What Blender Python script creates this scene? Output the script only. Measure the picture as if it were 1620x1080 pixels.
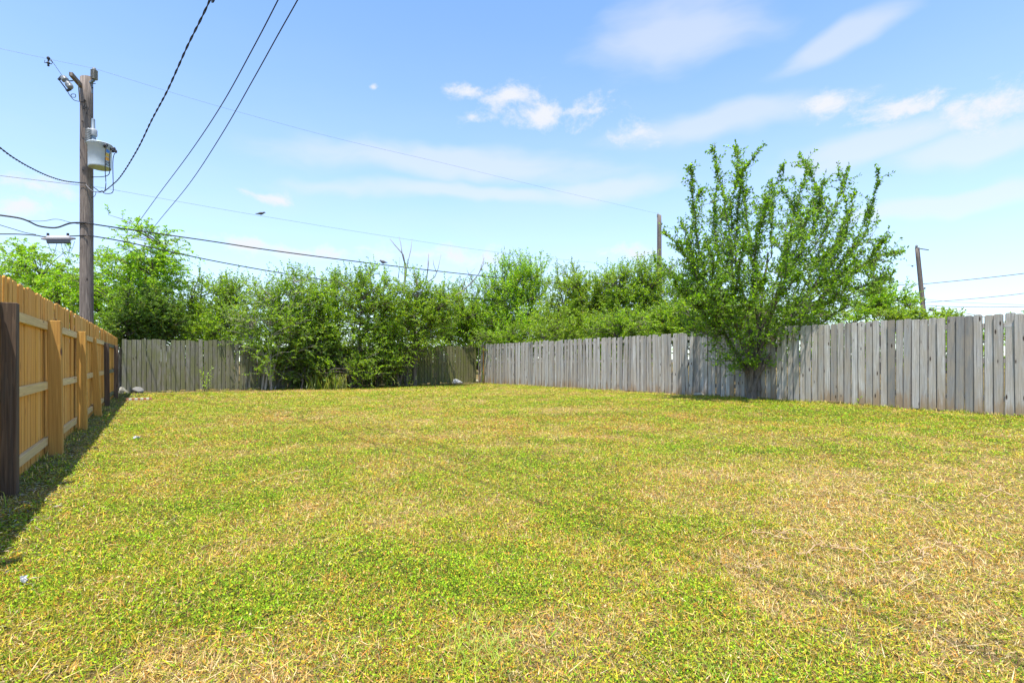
import bpy, bmesh, math, random
import numpy as np
from mathutils import Vector, Matrix

for o in list(bpy.data.objects):
    bpy.data.objects.remove(o)
scene = bpy.context.scene
R = math.radians

# ------------------------------------------------------------------ camera
EYE = 1.05            # lens height above the lawn
FPX, CX, HY = 840.0, 810.0, 572.0     # focal length, centre and horizon row in photo pixels (1620 wide)
cam_d = bpy.data.cameras.new("camera")
cam_d.sensor_width = 36.0
cam_d.lens = 36.0 * FPX / 1620.0
cam_d.shift_y = (HY - 540.0) / 1620.0
cam_d.clip_start = 0.05
cam_d.clip_end = 9000.0
cam = bpy.data.objects.new("camera", cam_d)
scene.collection.objects.link(cam)
cam.location = (0, 0, EYE)
cam.rotation_euler = (R(90), 0, 0)
scene.camera = cam

# yard axes: U runs along the back fence, V runs away from the house
U = Vector((0.832, 0.555, 0)).normalized()
V = Vector((-U.y, U.x, 0))

# ------------------------------------------------------------------ light
light_dir = (U * 0.21 + V * 0.24 + Vector((0, 0, -1))).normalized()      # the way the light travels
to_sun = -light_dir
sun_el = math.asin(to_sun.z)
sun_az = math.atan2(to_sun.x, to_sun.y)           # clockwise from +Y
sd = bpy.data.lights.new("sun", 'SUN')
sd.energy = 2.75
sd.angle = R(0.53)
sd.color = (1.0, 0.955, 0.88)
sun = bpy.data.objects.new("sun", sd)
scene.collection.objects.link(sun)
sun.rotation_euler = light_dir.to_track_quat('-Z', 'Y').to_euler()
sun.location = (-20, 0, 60)

scene.view_settings.view_transform = 'Standard'
scene.view_settings.look = 'None'
scene.view_settings.gamma = 1.0
scene.view_settings.exposure = 1.42
scene.view_settings.use_curve_mapping = False
scene.render.engine = 'CYCLES'
try:
    scene.cycles.max_bounces = 5
    scene.cycles.diffuse_bounces = 3
    scene.cycles.transmission_bounces = 3
    scene.cycles.transparent_max_bounces = 8
except Exception:
    pass

world = bpy.data.worlds.new("World")
scene.world = world
world.use_nodes = True


def build_world():
    nt = world.node_tree
    nt.nodes.clear()
    N, L = nt.nodes.new, nt.links.new
    out = N('ShaderNodeOutputWorld')
    sky = N('ShaderNodeTexSky')
    sky.sky_type = 'NISHITA'
    sky.sun_disc = False
    sky.sun_elevation = sun_el
    sky.sun_rotation = sun_az
    sky.air_density = 1.0
    sky.dust_density = 0.3
    sky.ozone_density = 1.0
    bg = N('ShaderNodeBackground')
    bg.inputs['Strength'].default_value = 0.132
    tint = N('ShaderNodeMix'); tint.data_type = 'RGBA'; tint.blend_type = 'MULTIPLY'; tint.inputs[0].default_value = 1.0
    L(sky.outputs[0], tint.inputs[6]); tint.inputs[7].default_value = (0.70, 0.825, 0.95, 1)
    L(tint.outputs[2], bg.inputs['Color'])
    tc = N('ShaderNodeTexCoord')

    def math_(op, a, b=None, c=None, clamp=False):
        n = N('ShaderNodeMath'); n.operation = op; n.use_clamp = clamp
        for i, x in enumerate((a, b, c)):
            if x is None: continue
            if isinstance(x, (int, float)): n.inputs[i].default_value = x
            else: L(x, n.inputs[i])
        return n.outputs[0]

    def noise(scale, detail, rough, vec, sx=1, sy=1, sz=1):
        m = N('ShaderNodeMapping'); m.inputs['Scale'].default_value = (sx, sy, sz)
        L(vec, m.inputs['Vector'])
        n = N('ShaderNodeTexNoise'); n.inputs['Scale'].default_value = scale
        n.inputs['Detail'].default_value = detail; n.inputs['Roughness'].default_value = rough
        L(m.outputs[0], n.inputs['Vector'])
        return n

    def warp(amount, scale, detail=3):
        n = noise(scale, detail, 0.6, tc.outputs['Generated'])
        s = N('ShaderNodeVectorMath'); s.operation = 'SUBTRACT'
        L(n.outputs['Color'], s.inputs[0]); s.inputs[1].default_value = (.5, .5, .5)
        m = N('ShaderNodeVectorMath'); m.operation = 'SCALE'; m.inputs['Scale'].default_value = amount
        L(s.outputs[0], m.inputs[0])
        a = N('ShaderNodeVectorMath'); a.operation = 'ADD'
        L(tc.outputs['Generated'], a.inputs[0]); L(m.outputs[0], a.inputs[1])
        return a.outputs[0]

    def blob(vec, px, py, rx, ry, tilt=0.0):
        """1 in the middle of an elliptical patch of sky, 0 at its rim and below outside"""
        c = Vector(((px - CX) / FPX, 1, (HY - py) / FPX)); k = c.length; c.normalize()
        r = c.cross(Vector((0, 0, 1))).normalized(); u = r.cross(c)
        ca, sa = math.cos(tilt), math.sin(tilt)
        r2, u2 = r * ca + u * sa, u * ca - r * sa
        mp = N('ShaderNodeMapping'); mp.vector_type = 'TEXTURE'
        mp.inputs['Rotation'].default_value = Matrix((r2, u2, c)).transposed().to_euler('XYZ') if r2.cross(u2).dot(c) > 0 else Matrix((r2, u2, -c)).transposed().to_euler('XYZ')
        mp.inputs['Scale'].default_value = (rx / (FPX * k), ry / (FPX * k), 1e6)
        L(vec, mp.inputs['Vector'])
        ln = N('ShaderNodeVectorMath'); ln.operation = 'LENGTH'; L(mp.outputs[0], ln.inputs[0])
        return ln.outputs['Value']

    def most(lst):
        r = lst[0]
        for x in lst[1:]: r = math_('MINIMUM', r, x)
        return math_('SUBTRACT', 1.0, r)

    w1 = warp(0.045, 8.0, 2)
    cum = [blob(w1, *a) for a in (
        (738, 148, 40, 17), (808, 158, 62, 32), (848, 178, 60, 26), (932, 182, 50, 26), (1014, 212, 44, 22), (748, 188, 36, 11),
        (588, 137, 11, 8), (1312, 160, 50, 22), (1428, 172, 68, 24), (1575, 166, 95, 40), (1506, 176, 40, 22),
        (50, 296, 70, 20), (20, 326, 60, 20), (440, 306, 50, 11),
        (430, 391, 170, 18), (700, 402, 130, 20), (985, 400, 60, 20))]
    f = most(cum)
    nz = noise(15.0, 8.0, 0.68, w1, 1, 1, 1.6)
    d = math_('MULTIPLY_ADD', math_('SUBTRACT', nz.outputs['Fac'], 0.5), 4.0, f)
    mr = N('ShaderNodeMapRange'); mr.interpolation_type = 'SMOOTHSTEP'
    mr.inputs['From Min'].default_value = 0.02; mr.inputs['From Max'].default_value = 1.2
    L(d, mr.inputs['Value'])
    cumulus = math_('MULTIPLY', mr.outputs[0], 0.92)

    w2 = w1
    cir = [blob(w2, *a) for a in (
        (1060, 52, 185, 80, 0.05), (1330, 62, 125, 26, 0.25), (1400, 222, 180, 36, 0.06), (720, 258, 330, 34, -0.03), (720, 302, 300, 18, -0.02),
        (960, 300, 160, 24, 0.0), (1150, 190, 200, 34, 0.03), (1500, 318, 260, 24, 0.02), (1560, 225, 170, 34, .02))]
    fc = most(cir)
    mc = N('ShaderNodeMapRange'); mc.interpolation_type = 'SMOOTHSTEP'
    mc.inputs['From Min'].default_value = 0.0; mc.inputs['From Max'].default_value = 0.75
    nc = noise(5.0, 4.0, 0.55, w2, 1.0, 1.0, 3.5)
    L(math_('MULTIPLY_ADD', math_('SUBTRACT', nc.outputs['Fac'], 0.5), 1.1, fc), mc.inputs['Value'])
    cirrus = math_('MULTIPLY', mc.outputs[0], 0.50)
    # thin veil everywhere, thicker towards the horizon
    sx = N('ShaderNodeSeparateXYZ'); L(tc.outputs['Generated'], sx.inputs[0])
    mv = N('ShaderNodeMapRange'); mv.interpolation_type = 'SMOOTHSTEP'
    mv.inputs['From Min'].default_value = 0.0; mv.inputs['From Max'].default_value = 0.62
    mv.inputs['To Min'].default_value = 0.44; mv.inputs['To Max'].default_value = 0.0
    L(sx.outputs['Z'], mv.inputs['Value'])
    veil = math_('MULTIPLY', mv.outputs[0], math_('MULTIPLY_ADD', nc.outputs['Fac'], 0.7, 0.62), clamp=True)
    inv = math_('MULTIPLY', math_('MULTIPLY', math_('SUBTRACT', 1, cumulus), math_('SUBTRACT', 1, cirrus)), math_('SUBTRACT', 1, veil))
    fac = math_('SUBTRACT', 1.0, inv, clamp=True)
    cl = N('ShaderNodeBackground')
    cl.inputs['Color'].default_value = (0.95, 0.965, 1.0, 1)
    cl.inputs['Strength'].default_value = 0.365
    mix = N('ShaderNodeMixShader')
    L(fac, mix.inputs[0]); L(bg.outputs[0], mix.inputs[1]); L(cl.outputs[0], mix.inputs[2])
    L(mix.outputs[0], out.inputs['Surface'])


build_world()

# ------------------------------------------------------------------ helpers
col = scene.collection


def uv_of(x, y): return x * U.x + y * U.y, x * V.x + y * V.y
def xy_of(u, v): return u * U.x + v * V.x, u * U.y + v * V.y


U_LEFT, U_RIGHT, V_BACK = -1.085, 12.6, 21.76


def vnoise(x, y, seed=0):
    x = np.asarray(x, float); y = np.asarray(y, float)
    xi = np.floor(x).astype(np.int64); yi = np.floor(y).astype(np.int64)
    fx, fy = x - xi, y - yi
    fx = fx * fx * (3 - 2 * fx); fy = fy * fy * (3 - 2 * fy)

    def h(a, b):
        n = (a * 374761393 + b * 668265263 + seed * 974711) & 0x7fffffff
        n = ((n ^ (n >> 13)) * 1274126177) & 0x7fffffff
        return ((n ^ (n >> 16)) & 0xffff) / 65535.0
    a, b, c, d = h(xi, yi), h(xi + 1, yi), h(xi, yi + 1), h(xi + 1, yi + 1)
    return (a * (1 - fx) + b * fx) * (1 - fy) + (c * (1 - fx) + d * fx) * fy


def fbm(x, y, s, oct=4, seed=0):
    t, a, tot = 0, 1.0, 0
    for i in range(oct):
        t = t + a * vnoise(np.asarray(x) * s, np.asarray(y) * s, seed + i * 7); tot += a
        a *= .55; s *= 2.1
    return t / tot


def gz(x, y):
    x = np.asarray(x, float); y = np.asarray(y, float)
    u, v = uv_of(x, y)
    r = np.interp(v, [-5, 2.8, 7.85, 21.75, 40, 80], [.06, .07, .12, .03, .02, 0])
    l = np.interp(v, [-5, 2, 22, 80], [-.04, -.05, 0, 0])
    k = np.clip((u - U_LEFT) / (U_RIGHT - U_LEFT), 0, 1)
    b = (fbm(x, y, .45, 3, 91) - .5) * .07 * np.clip(1 - np.maximum(np.abs(u - 6) - 9, 0) / 10, 0, 1)
    return l * (1 - k) + r * k + b


def gz1(x, y): return float(gz(np.array([x]), np.array([y]))[0])


def P(px, py, Y):
    return Vector(((px - CX) / FPX * Y, Y, EYE + (HY - py) / FPX * Y))


def G(px, py):
    """ground point seen at a photo pixel"""
    z = 0.0
    for _ in range(4):
        Y = (EYE - z) * FPX / (py - HY)
        z = gz1((px - CX) / FPX * Y, Y)
    return Vector(((px - CX) / FPX * Y, Y, z))


def on_plane(px, py, a, b):
    """point seen at a photo pixel on the upright plane through plan points a, b"""
    ax, ay = a[0], a[1]; dx, dy = b[0] - ax, b[1] - ay
    k = (px - CX) / FPX
    s = (k * ay - ax) / (dx - k * dy)
    Y = ay + s * dy
    return P(px, py, Y)


def finish(o, label=None, cat=None, group=None, kind=None):
    if label: o['label'] = label
    if cat: o['category'] = cat
    if group: o['group'] = group
    if kind: o['kind'] = kind
    return o


def thing(name, label, cat, loc=(0, 0, 0), group=None):
    o = bpy.data.objects.new(name, None)
    o.empty_display_size = .1
    col.objects.link(o); o.location = loc
    return finish(o, label, cat, group)


def link(name, me, mat=None, parent=None, loc=(0, 0, 0), rot=(0, 0, 0), scale=(1, 1, 1)):
    o = bpy.data.objects.new(name, me)
    if mat is not None and len(me.materials) == 0: me.materials.append(mat)
    col.objects.link(o)
    loc = Vector(loc)
    if parent is not None:
        o.parent = parent
        p = parent
        while p is not None:
            loc = loc - p.location; p = p.parent
    o.location = loc; o.rotation_euler = rot; o.scale = scale
    return o


def np_mesh(name, verts, faces, colors=None, smooth=False, k=3):
    """verts (n,3), faces (m,k) arrays"""
    me = bpy.data.meshes.new(name)
    verts = np.asarray(verts, np.float32); faces = np.asarray(faces, np.int32)
    me.vertices.add(len(verts)); me.vertices.foreach_set('co', verts.ravel())
    m = len(faces)
    me.loops.add(m * k); me.loops.foreach_set('vertex_index', faces.ravel())
    me.polygons.add(m)
    me.polygons.foreach_set('loop_start', np.arange(0, m * k, k, dtype=np.int32))
    me.polygons.foreach_set('loop_total', np.full(m, k, np.int32))
    if smooth: me.polygons.foreach_set('use_smooth', np.ones(m, bool))
    if colors is not None:
        at = me.color_attributes.new('Col', 'FLOAT_COLOR', 'POINT')
        c = np.ones((len(verts), 4), np.float32); c[:, :3] = colors
        at.data.foreach_set('color', c.ravel())
    me.update(calc_edges=True)
    return me


class MB:
    """collects shapes into one mesh"""
    def __init__(s): s.v, s.f = [], []

    def add(s, vs, fs):
        n = len(s.v); s.v += [tuple(v) for v in vs]; s.f += [tuple(i + n for i in f) for f in fs]; return s

    def box(s, c, d, rot=None):
        c = Vector(c); hx, hy, hz = d[0] / 2, d[1] / 2, d[2] / 2
        vs = [Vector((x, y, z)) for z in (-hz, hz) for y in (-hy, hy) for x in (-hx, hx)]
        if rot is not None: vs = [rot @ v for v in vs]
        return s.add([v + c for v in vs], [(0, 2, 3, 1), (4, 5, 7, 6), (0, 1, 5, 4), (2, 6, 7, 3), (1, 3, 7, 5), (0, 4, 6, 2)])

    def bar(s, a, b, w, h, up=(0, 0, 1)):
        a, b = Vector(a), Vector(b); d = (b - a); L = d.length; d.normalize()
        x = d.cross(Vector(up)).normalized(); z = x.cross(d)
        m = Matrix((x, d, z)).transposed()
        return s.box((a + b) / 2, (w, L, h), m)

    def tube(s, pts, rad, n=6, cap=True):
        pts = [Vector(p) for p in pts]
        if not isinstance(rad, (list, tuple)): rad = [rad] * len(pts)
        rings = []
        up = Vector((0, 0, 1))
        for i, p in enumerate(pts):
            t = (pts[min(i + 1, len(pts) - 1)] - pts[max(i - 1, 0)])
            if t.length < 1e-9: t = Vector((0, 0, 1))
            t.normalize()
            a = t.cross(up)
            if a.length < .05: a = t.cross(Vector((1, 0, 0)))
            a.normalize(); b = t.cross(a)
            rings.append([p + (a * math.cos(2 * math.pi * k / n) + b * math.sin(2 * math.pi * k / n)) * rad[i] for k in range(n)])
        vs = [v for r in rings for v in r]; fs = []
        for i in range(len(rings) - 1):
            for k in range(n):
                k2 = (k + 1) % n
                fs.append((i * n + k, i * n + k2, (i + 1) * n + k2, (i + 1) * n + k))
        if cap:
            fs.append(tuple(range(n - 1, -1, -1))); q = (len(rings) - 1) * n
            fs.append(tuple(range(q, q + n)))
        return s.add(vs, fs)

    def lathe(s, c, prof, n=20, axis=None):
        """prof: list of (radius, height) about an axis through c"""
        c = Vector(c); ax = Vector(axis or (0, 0, 1)).normalized()
        a = ax.cross(Vector((0, 1, 0)))
        if a.length < .1: a = ax.cross(Vector((1, 0, 0)))
        a.normalize(); b = ax.cross(a)
        vs, fs = [], []
        for r, h in prof:
            for k in range(n):
                t = 2 * math.pi * k / n
                vs.append(c + ax * h + (a * math.cos(t) + b * math.sin(t)) * r)
        for i in range(len(prof) - 1):
            for k in range(n):
                k2 = (k + 1) % n
                fs.append((i * n + k, i * n + k2, (i + 1) * n + k2, (i + 1) * n + k))
        fs.append(tuple(range(n - 1, -1, -1))); q = (len(prof) - 1) * n
        fs.append(tuple(range(q, q + n)))
        return s.add(vs, fs)

    def mesh(s, name, smooth=False, origin=(0, 0, 0)):
        me = bpy.data.meshes.new(name)
        o = Vector(origin)
        me.from_pydata([tuple(Vector(v) - o) for v in s.v], [], s.f)
        if smooth:
            me.polygons.foreach_set('use_smooth', [True] * len(me.polygons))
        me.update()
        return me

    def obj(s, name, mat, parent=None, origin=(0, 0, 0), smooth=False):
        return link(name, s.mesh(name, smooth, origin), mat, parent, origin)


# ------------------------------------------------------------------ materials
def new_mat(name):
    m = bpy.data.materials.new(name); m.use_nodes = True
    nt = m.node_tree; nt.nodes.clear()
    out = nt.nodes.new('ShaderNodeOutputMaterial')
    b = nt.nodes.new('ShaderNodeBsdfPrincipled')
    nt.links.new(b.outputs[0], out.inputs['Surface'])
    return m, nt, b, out


def ramp(nt, fac, stops):
    r = nt.nodes.new('ShaderNodeValToRGB')
    e = r.color_ramp.elements
    while len(e) < len(stops): e.new(.5)
    for el, (p, c) in zip(e, stops):
        el.position = p; el.color = (*c, 1)
    nt.links.new(fac, r.inputs[0])
    return r.outputs[0]


def mixc(nt, fac, a, b, mode='MIX'):
    n = nt.nodes.new('ShaderNodeMix'); n.data_type = 'RGBA'; n.blend_type = mode
    for sock, x in ((n.inputs[0], fac), (n.inputs[6], a), (n.inputs[7], b)):
        if isinstance(x, (int, float)): sock.default_value = x
        elif isinstance(x, tuple): sock.default_value = (*x, 1)
        else: nt.links.new(x, sock)
    return n.outputs[2]


def mth(nt, op, a, b=None, c=None, clamp=False):
    n = nt.nodes.new('ShaderNodeMath'); n.operation = op; n.use_clamp = clamp
    for i, x in enumerate((a, b, c)):
        if x is None: continue
        if isinstance(x, (int, float)): n.inputs[i].default_value = x
        else: nt.links.new(x, n.inputs[i])
    return n.outputs[0]


def mrange(nt, v, a, b, c=0.0, d=1.0):
    n = nt.nodes.new('ShaderNodeMapRange'); n.interpolation_type = 'SMOOTHSTEP'
    n.inputs['From Min'].default_value = a; n.inputs['From Max'].default_value = b
    n.inputs['To Min'].default_value = c; n.inputs['To Max'].default_value = d
    nt.links.new(v, n.inputs['Value'])
    return n.outputs[0]


def tex_noise(nt, vec, scale, detail=4, rough=.55, sc=(1, 1, 1), loc=None):
    m = nt.nodes.new('ShaderNodeMapping'); m.inputs['Scale'].default_value = sc
    nt.links.new(vec, m.inputs['Vector'])
    if loc is not None: nt.links.new(loc, m.inputs['Location'])
    n = nt.nodes.new('ShaderNodeTexNoise')
    n.inputs['Scale'].default_value = scale; n.inputs['Detail'].default_value = detail; n.inputs['Roughness'].default_value = rough
    nt.links.new(m.outputs[0], n.inputs['Vector'])
    return n.outputs['Fac']


def wood_mat(name, tones, grain_dark, streak=0.5, stain=None, moss=None, black=0.0, knot=(.06, .04, .03), rough=.85, bump=.4, knots=1.0, edge=0.0):
    """long axis of the piece is local Z; every piece gets its own offset and tone"""
    m, nt, b, out = new_mat(name)
    N, L = nt.nodes.new, nt.links.new
    tc = N('ShaderNodeTexCoord'); oi = N('ShaderNodeObjectInfo')
    rnd = oi.outputs['Random']
    comb = N('ShaderNodeCombineXYZ')
    L(mth(nt, 'MULTIPLY', rnd, 37.0), comb.inputs[0]); L(mth(nt, 'MULTIPLY', rnd, 91.0), comb.inputs[1]); L(mth(nt, 'MULTIPLY', rnd, 173.0), comb.inputs[2])
    add = N('ShaderNodeVectorMath'); add.operation = 'ADD'
    L(tc.outputs['Object'], add.inputs[0]); L(comb.outputs[0], add.inputs[1])
    vec = add.outputs[0]
    n = len(tones)
    base = ramp(nt, mth(nt, 'FRACT', mth(nt, 'MULTIPLY', rnd, 7.13)), [(i / (n - 1), t) for i, t in enumerate(tones)])
    # knots push the grain aside
    vm = N('ShaderNodeMapping'); vm.inputs['Scale'].default_value = (8, 2.0, 2.3); L(vec, vm.inputs['Vector'])
    vo = N('ShaderNodeTexVoronoi'); vo.inputs['Scale'].default_value = 1.0; L(vm.outputs[0], vo.inputs['Vector'])
    kd = vo.outputs['Distance']
    ring = mrange(nt, kd, .30, .02)
    g1 = tex_noise(nt, vec, 1.0, 5, .6, (70, 70, 1.6))
    g2 = tex_noise(nt, vec, 1.0, 3, .5, (16, 16, .55))
    g2b = mth(nt, 'MULTIPLY_ADD', ring, .35, g2)
    wv = mth(nt, 'FRACT', mth(nt, 'MULTIPLY', g2b, 7.0))
    wv2 = mrange(nt, wv, .0, .9)
    c = mixc(nt, mth(nt, 'MULTIPLY', mrange(nt, g1, .35, .7), streak), base, grain_dark)
    c = mixc(nt, mth(nt, 'MULTIPLY', wv2, streak * .55), c, grain_dark)
    if black:
        bl = mrange(nt, tex_noise(nt, vec, 1.0, 5, .65, (14, 14, .6)), .50, .70)
        c = mixc(nt, mth(nt, 'MULTIPLY', bl, mth(nt, 'MULTIPLY_ADD', mth(nt, 'FRACT', mth(nt, 'MULTIPLY', rnd, 53.3)), black, black * .25)), c, (.075, .07, .065))
    if moss:
        mo = mrange(nt, tex_noise(nt, tc.outputs['Object'], 1.0, 5, .6, (7, 7, 2.2), comb.outputs[0]), .36, .62)
        c = mixc(nt, mth(nt, 'MULTIPLY', mo, moss[1]), c, moss[0])
    if stain:
        sz = N('ShaderNodeSeparateXYZ'); L(tc.outputs['Object'], sz.inputs[0])
        hgt = mth(nt, 'MULTIPLY_ADD', tex_noise(nt, vec, 1.0, 4, .6, (20, 20, 3.0)), -.75, mth(nt, 'MULTIPLY_ADD', mth(nt, 'FRACT', mth(nt, 'MULTIPLY', rnd, 31.7)), .42, 0.0))
        st = mrange(nt, mth(nt, 'ADD', sz.outputs['Z'], hgt), .12, -.26)
        c = mixc(nt, mth(nt, 'MULTIPLY', st, stain[1]), c, stain[0])
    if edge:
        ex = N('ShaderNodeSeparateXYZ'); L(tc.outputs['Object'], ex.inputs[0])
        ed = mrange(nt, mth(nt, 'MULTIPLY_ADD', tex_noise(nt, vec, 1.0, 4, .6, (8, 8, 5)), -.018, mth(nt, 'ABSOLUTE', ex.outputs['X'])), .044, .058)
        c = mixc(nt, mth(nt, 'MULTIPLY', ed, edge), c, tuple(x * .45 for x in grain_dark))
    if knots:
        kk = mth(nt, 'MULTIPLY', mrange(nt, kd, .15, .06), knots)
        c = mixc(nt, kk, c, knot)
    L(c, b.inputs['Base Color'])
    b.inputs['Roughness'].default_value = rough
    b.inputs['Specular IOR Level'].default_value = .25
    bp = N('ShaderNodeBump'); bp.inputs['Strength'].default_value = bump; bp.inputs['Distance'].default_value = .004
    L(mth(nt, 'SUBTRACT', mth(nt, 'MULTIPLY', g1, -1.0), mth(nt, 'MULTIPLY', wv2, .4)), bp.inputs['Height'])
    L(bp.outputs[0], b.inputs['Normal'])
    return m


M = {}
M['cedar'] = wood_mat('new_cedar_board', [(.80, .40, .075), (.86, .48, .12), (.68, .30, .055), (.88, .54, .17), (.74, .37, .08), (.84, .44, .09)], (.48, .20, .04), .55, bump=.3, edge=.5, knot=(.28, .12, .04), knots=.8)
M['pine'] = wood_mat('pale_pine_rail', [(.72, .52, .24), (.66, .46, .21), (.76, .58, .31)], (.42, .27, .12), .5, bump=.2, knot=(.2, .1, .05), knots=.8)
M['postwood'] = wood_mat('orange_treated_post', [(.62, .33, .07), (.60, .34, .08), (.56, .31, .08)], (.36, .17, .04), .6, bump=.25, knot=(.14, .06, .03))
M['oldpost'] = wood_mat('dark_weathered_post', [(.19, .125, .08), (.15, .10, .065), (.22, .145, .095)], (.04, .026, .018), .75, black=.6, bump=.6)
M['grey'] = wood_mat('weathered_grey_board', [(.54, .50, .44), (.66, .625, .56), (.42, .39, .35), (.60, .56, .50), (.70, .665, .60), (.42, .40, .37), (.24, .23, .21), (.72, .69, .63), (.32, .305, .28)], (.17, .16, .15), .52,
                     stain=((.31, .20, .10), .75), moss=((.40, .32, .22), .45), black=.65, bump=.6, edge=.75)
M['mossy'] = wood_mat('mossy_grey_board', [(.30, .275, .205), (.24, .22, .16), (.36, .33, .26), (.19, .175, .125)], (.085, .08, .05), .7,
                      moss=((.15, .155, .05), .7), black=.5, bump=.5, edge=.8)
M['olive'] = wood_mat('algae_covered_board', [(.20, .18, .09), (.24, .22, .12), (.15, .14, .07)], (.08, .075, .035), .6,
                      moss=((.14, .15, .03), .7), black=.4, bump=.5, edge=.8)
M['rust'] = wood_mat('orange_stained_board', [(.55, .27, .05), (.50, .25, .06)], (.34, .16, .05), .5, bump=.3)
M['pole'] = wood_mat('utility_pole_wood', [(.31, .255, .21), (.29, .235, .19)], (.07, .052, .045), .85, black=.5, bump=1.0, knot=(.03, .022, .02))
M['bark'] = wood_mat('grey_bark', [(.20, .165, .13), (.24, .20, .16), (.17, .14, .11)], (.07, .055, .045), .7, bump=.6, knots=0)
M['barkpale'] = wood_mat('pale_bark', [(.36, .33, .27), (.40, .37, .31)], (.18, .15, .12), .6, bump=.5, knots=0)
M['deadwood'] = wood_mat('bare_dead_wood', [(.33, .29, .27), (.30, .26, .25)], (.15, .12, .115), .6, bump=.4, knots=0)


def plain(name, c, rough=.6, metal=0.0, var=.25, scale=14, spec=.4):
    m, nt, b, out = new_mat(name)
    tc = nt.nodes.new('ShaderNodeTexCoord')
    n = tex_noise(nt, tc.outputs['Object'], scale, 6, .65)
    dark = tuple(x * (1 - var) for x in c); lite = tuple(min(1, x * (1 + var * .5)) for x in c)
    nt.links.new(ramp(nt, n, [(.3, dark), (.7, lite)]), b.inputs['Base Color'])
    b.inputs['Roughness'].default_value = rough; b.inputs['Metallic'].default_value = metal
    b.inputs['Specular IOR Level'].default_value = spec
    bp = nt.nodes.new('ShaderNodeBump'); bp.inputs['Strength'].default_value = .25; bp.inputs['Distance'].default_value = .006
    nt.links.new(n, bp.inputs['Height']); nt.links.new(bp.outputs[0], b.inputs['Normal'])
    return m


M['tank'] = plain('pale_grey_paint', (.50, .56, .59), .4, 0, .12, 5)
M['tankbase'] = plain('olive_grey_paint', (.28, .29, .22), .5, 0, .2)
M['porcelain'] = plain('grey_porcelain', (.20, .205, .20), .35, 0, .2)
M['polymer'] = plain('white_grey_polymer', (.34, .35, .35), .45, 0, .2)
M['bluegrey'] = plain('blue_grey_cover', (.15, .20, .25), .5, 0, .2)
M['steel'] = plain('galvanised_steel', (.26, .26, .27), .45, .7, .3)
M['darkmetal'] = plain('dark_metal', (.05, .05, .055), .5, .5, .3)
M['cable'] = plain('black_cable', (.018, .018, .02), .55, 0, .2)
M['wire'] = plain('grey_conductor', (.16, .16, .17), .5, .4, .2)
M['splice'] = plain('grey_splice_case', (.42, .40, .40), .5, 0, .2)
M['spliced'] = plain('dark_splice_case', (.055, .06, .08), .5, 0, .2)
M['sticker_o'] = plain('orange_sticker', (.80, .36, .03), .5, 0, .05)
M['sticker_y'] = plain('yellow_sticker', (.75, .48, .05), .5, 0, .05)
M['sticker_b'] = plain('blue_sticker', (.05, .22, .62), .5, 0, .05)
M['ink'] = plain('black_ink', (.03, .03, .05), .5, 0, .05)
M['rock'] = plain('limestone', (.42, .38, .29), .9, 0, .45, 7)
M['rockgrey'] = plain('grey_stone', (.23, .22, .20), .9, 0, .45, 9)
M['brick'] = plain('red_brick', (.42, .16, .10), .9, 0, .35, 20)
M['mortar'] = plain('pale_mortar', (.62, .56, .48), .9, 0, .25, 20)
M['litter'] = plain('white_plastic', (.46, .46, .46), .5, 0, .12)
M['straw'] = plain('dry_runner_stem', (.66, .44, .24), .8, 0, .3, 30)
M['blue'] = plain('blue_sign_paint', (.03, .12, .55), .5, 0, .1)
M['bird'] = plain('bird_feathers', (.09, .085, .09), .8, 0, .3, 30)
M['nail'] = plain('rusty_nail', (.05, .035, .03), .7, .3, .3, 40)


def attr_mat(name, trans=0.0, rough=.55, spec=.3):
    m, nt, b, out = new_mat(name)
    at = nt.nodes.new('ShaderNodeAttribute'); at.attribute_name = 'Col'
    nt.links.new(at.outputs['Color'], b.inputs['Base Color'])
    b.inputs['Roughness'].default_value = rough; b.inputs['Specular IOR Level'].default_value = spec
    if trans:
        t = nt.nodes.new('ShaderNodeBsdfTranslucent')
        g = nt.nodes.new('ShaderNodeMix'); g.data_type = 'RGBA'; g.blend_type = 'MULTIPLY'; g.inputs[0].default_value = 1
        nt.links.new(at.outputs['Color'], g.inputs[6]); g.inputs[7].default_value = (1.25, 1.35, .45, 1)
        nt.links.new(g.outputs[2], t.inputs['Color'])
        mx = nt.nodes.new('ShaderNodeMixShader'); mx.inputs[0].default_value = trans
        nt.links.new(b.outputs[0], mx.inputs[1]); nt.links.new(t.outputs[0], mx.inputs[2])
        nt.links.new(mx.outputs[0], out.inputs['Surface'])
    return m


M['leaf'] = attr_mat('green_leaf', .55, .42, .45)
M['grass'] = attr_mat('lawn_blade', .12, .7, .2)


# ------------------------------------------------------------------ ground
def gauss(x, y, p, su, sv, ang=0):
    dx, dy = x - p[0], y - p[1]
    c, s = math.cos(ang), math.sin(ang)
    a, b = (dx * c + dy * s) / su, (-dx * s + dy * c) / sv
    return np.exp(-(a * a + b * b))


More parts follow.
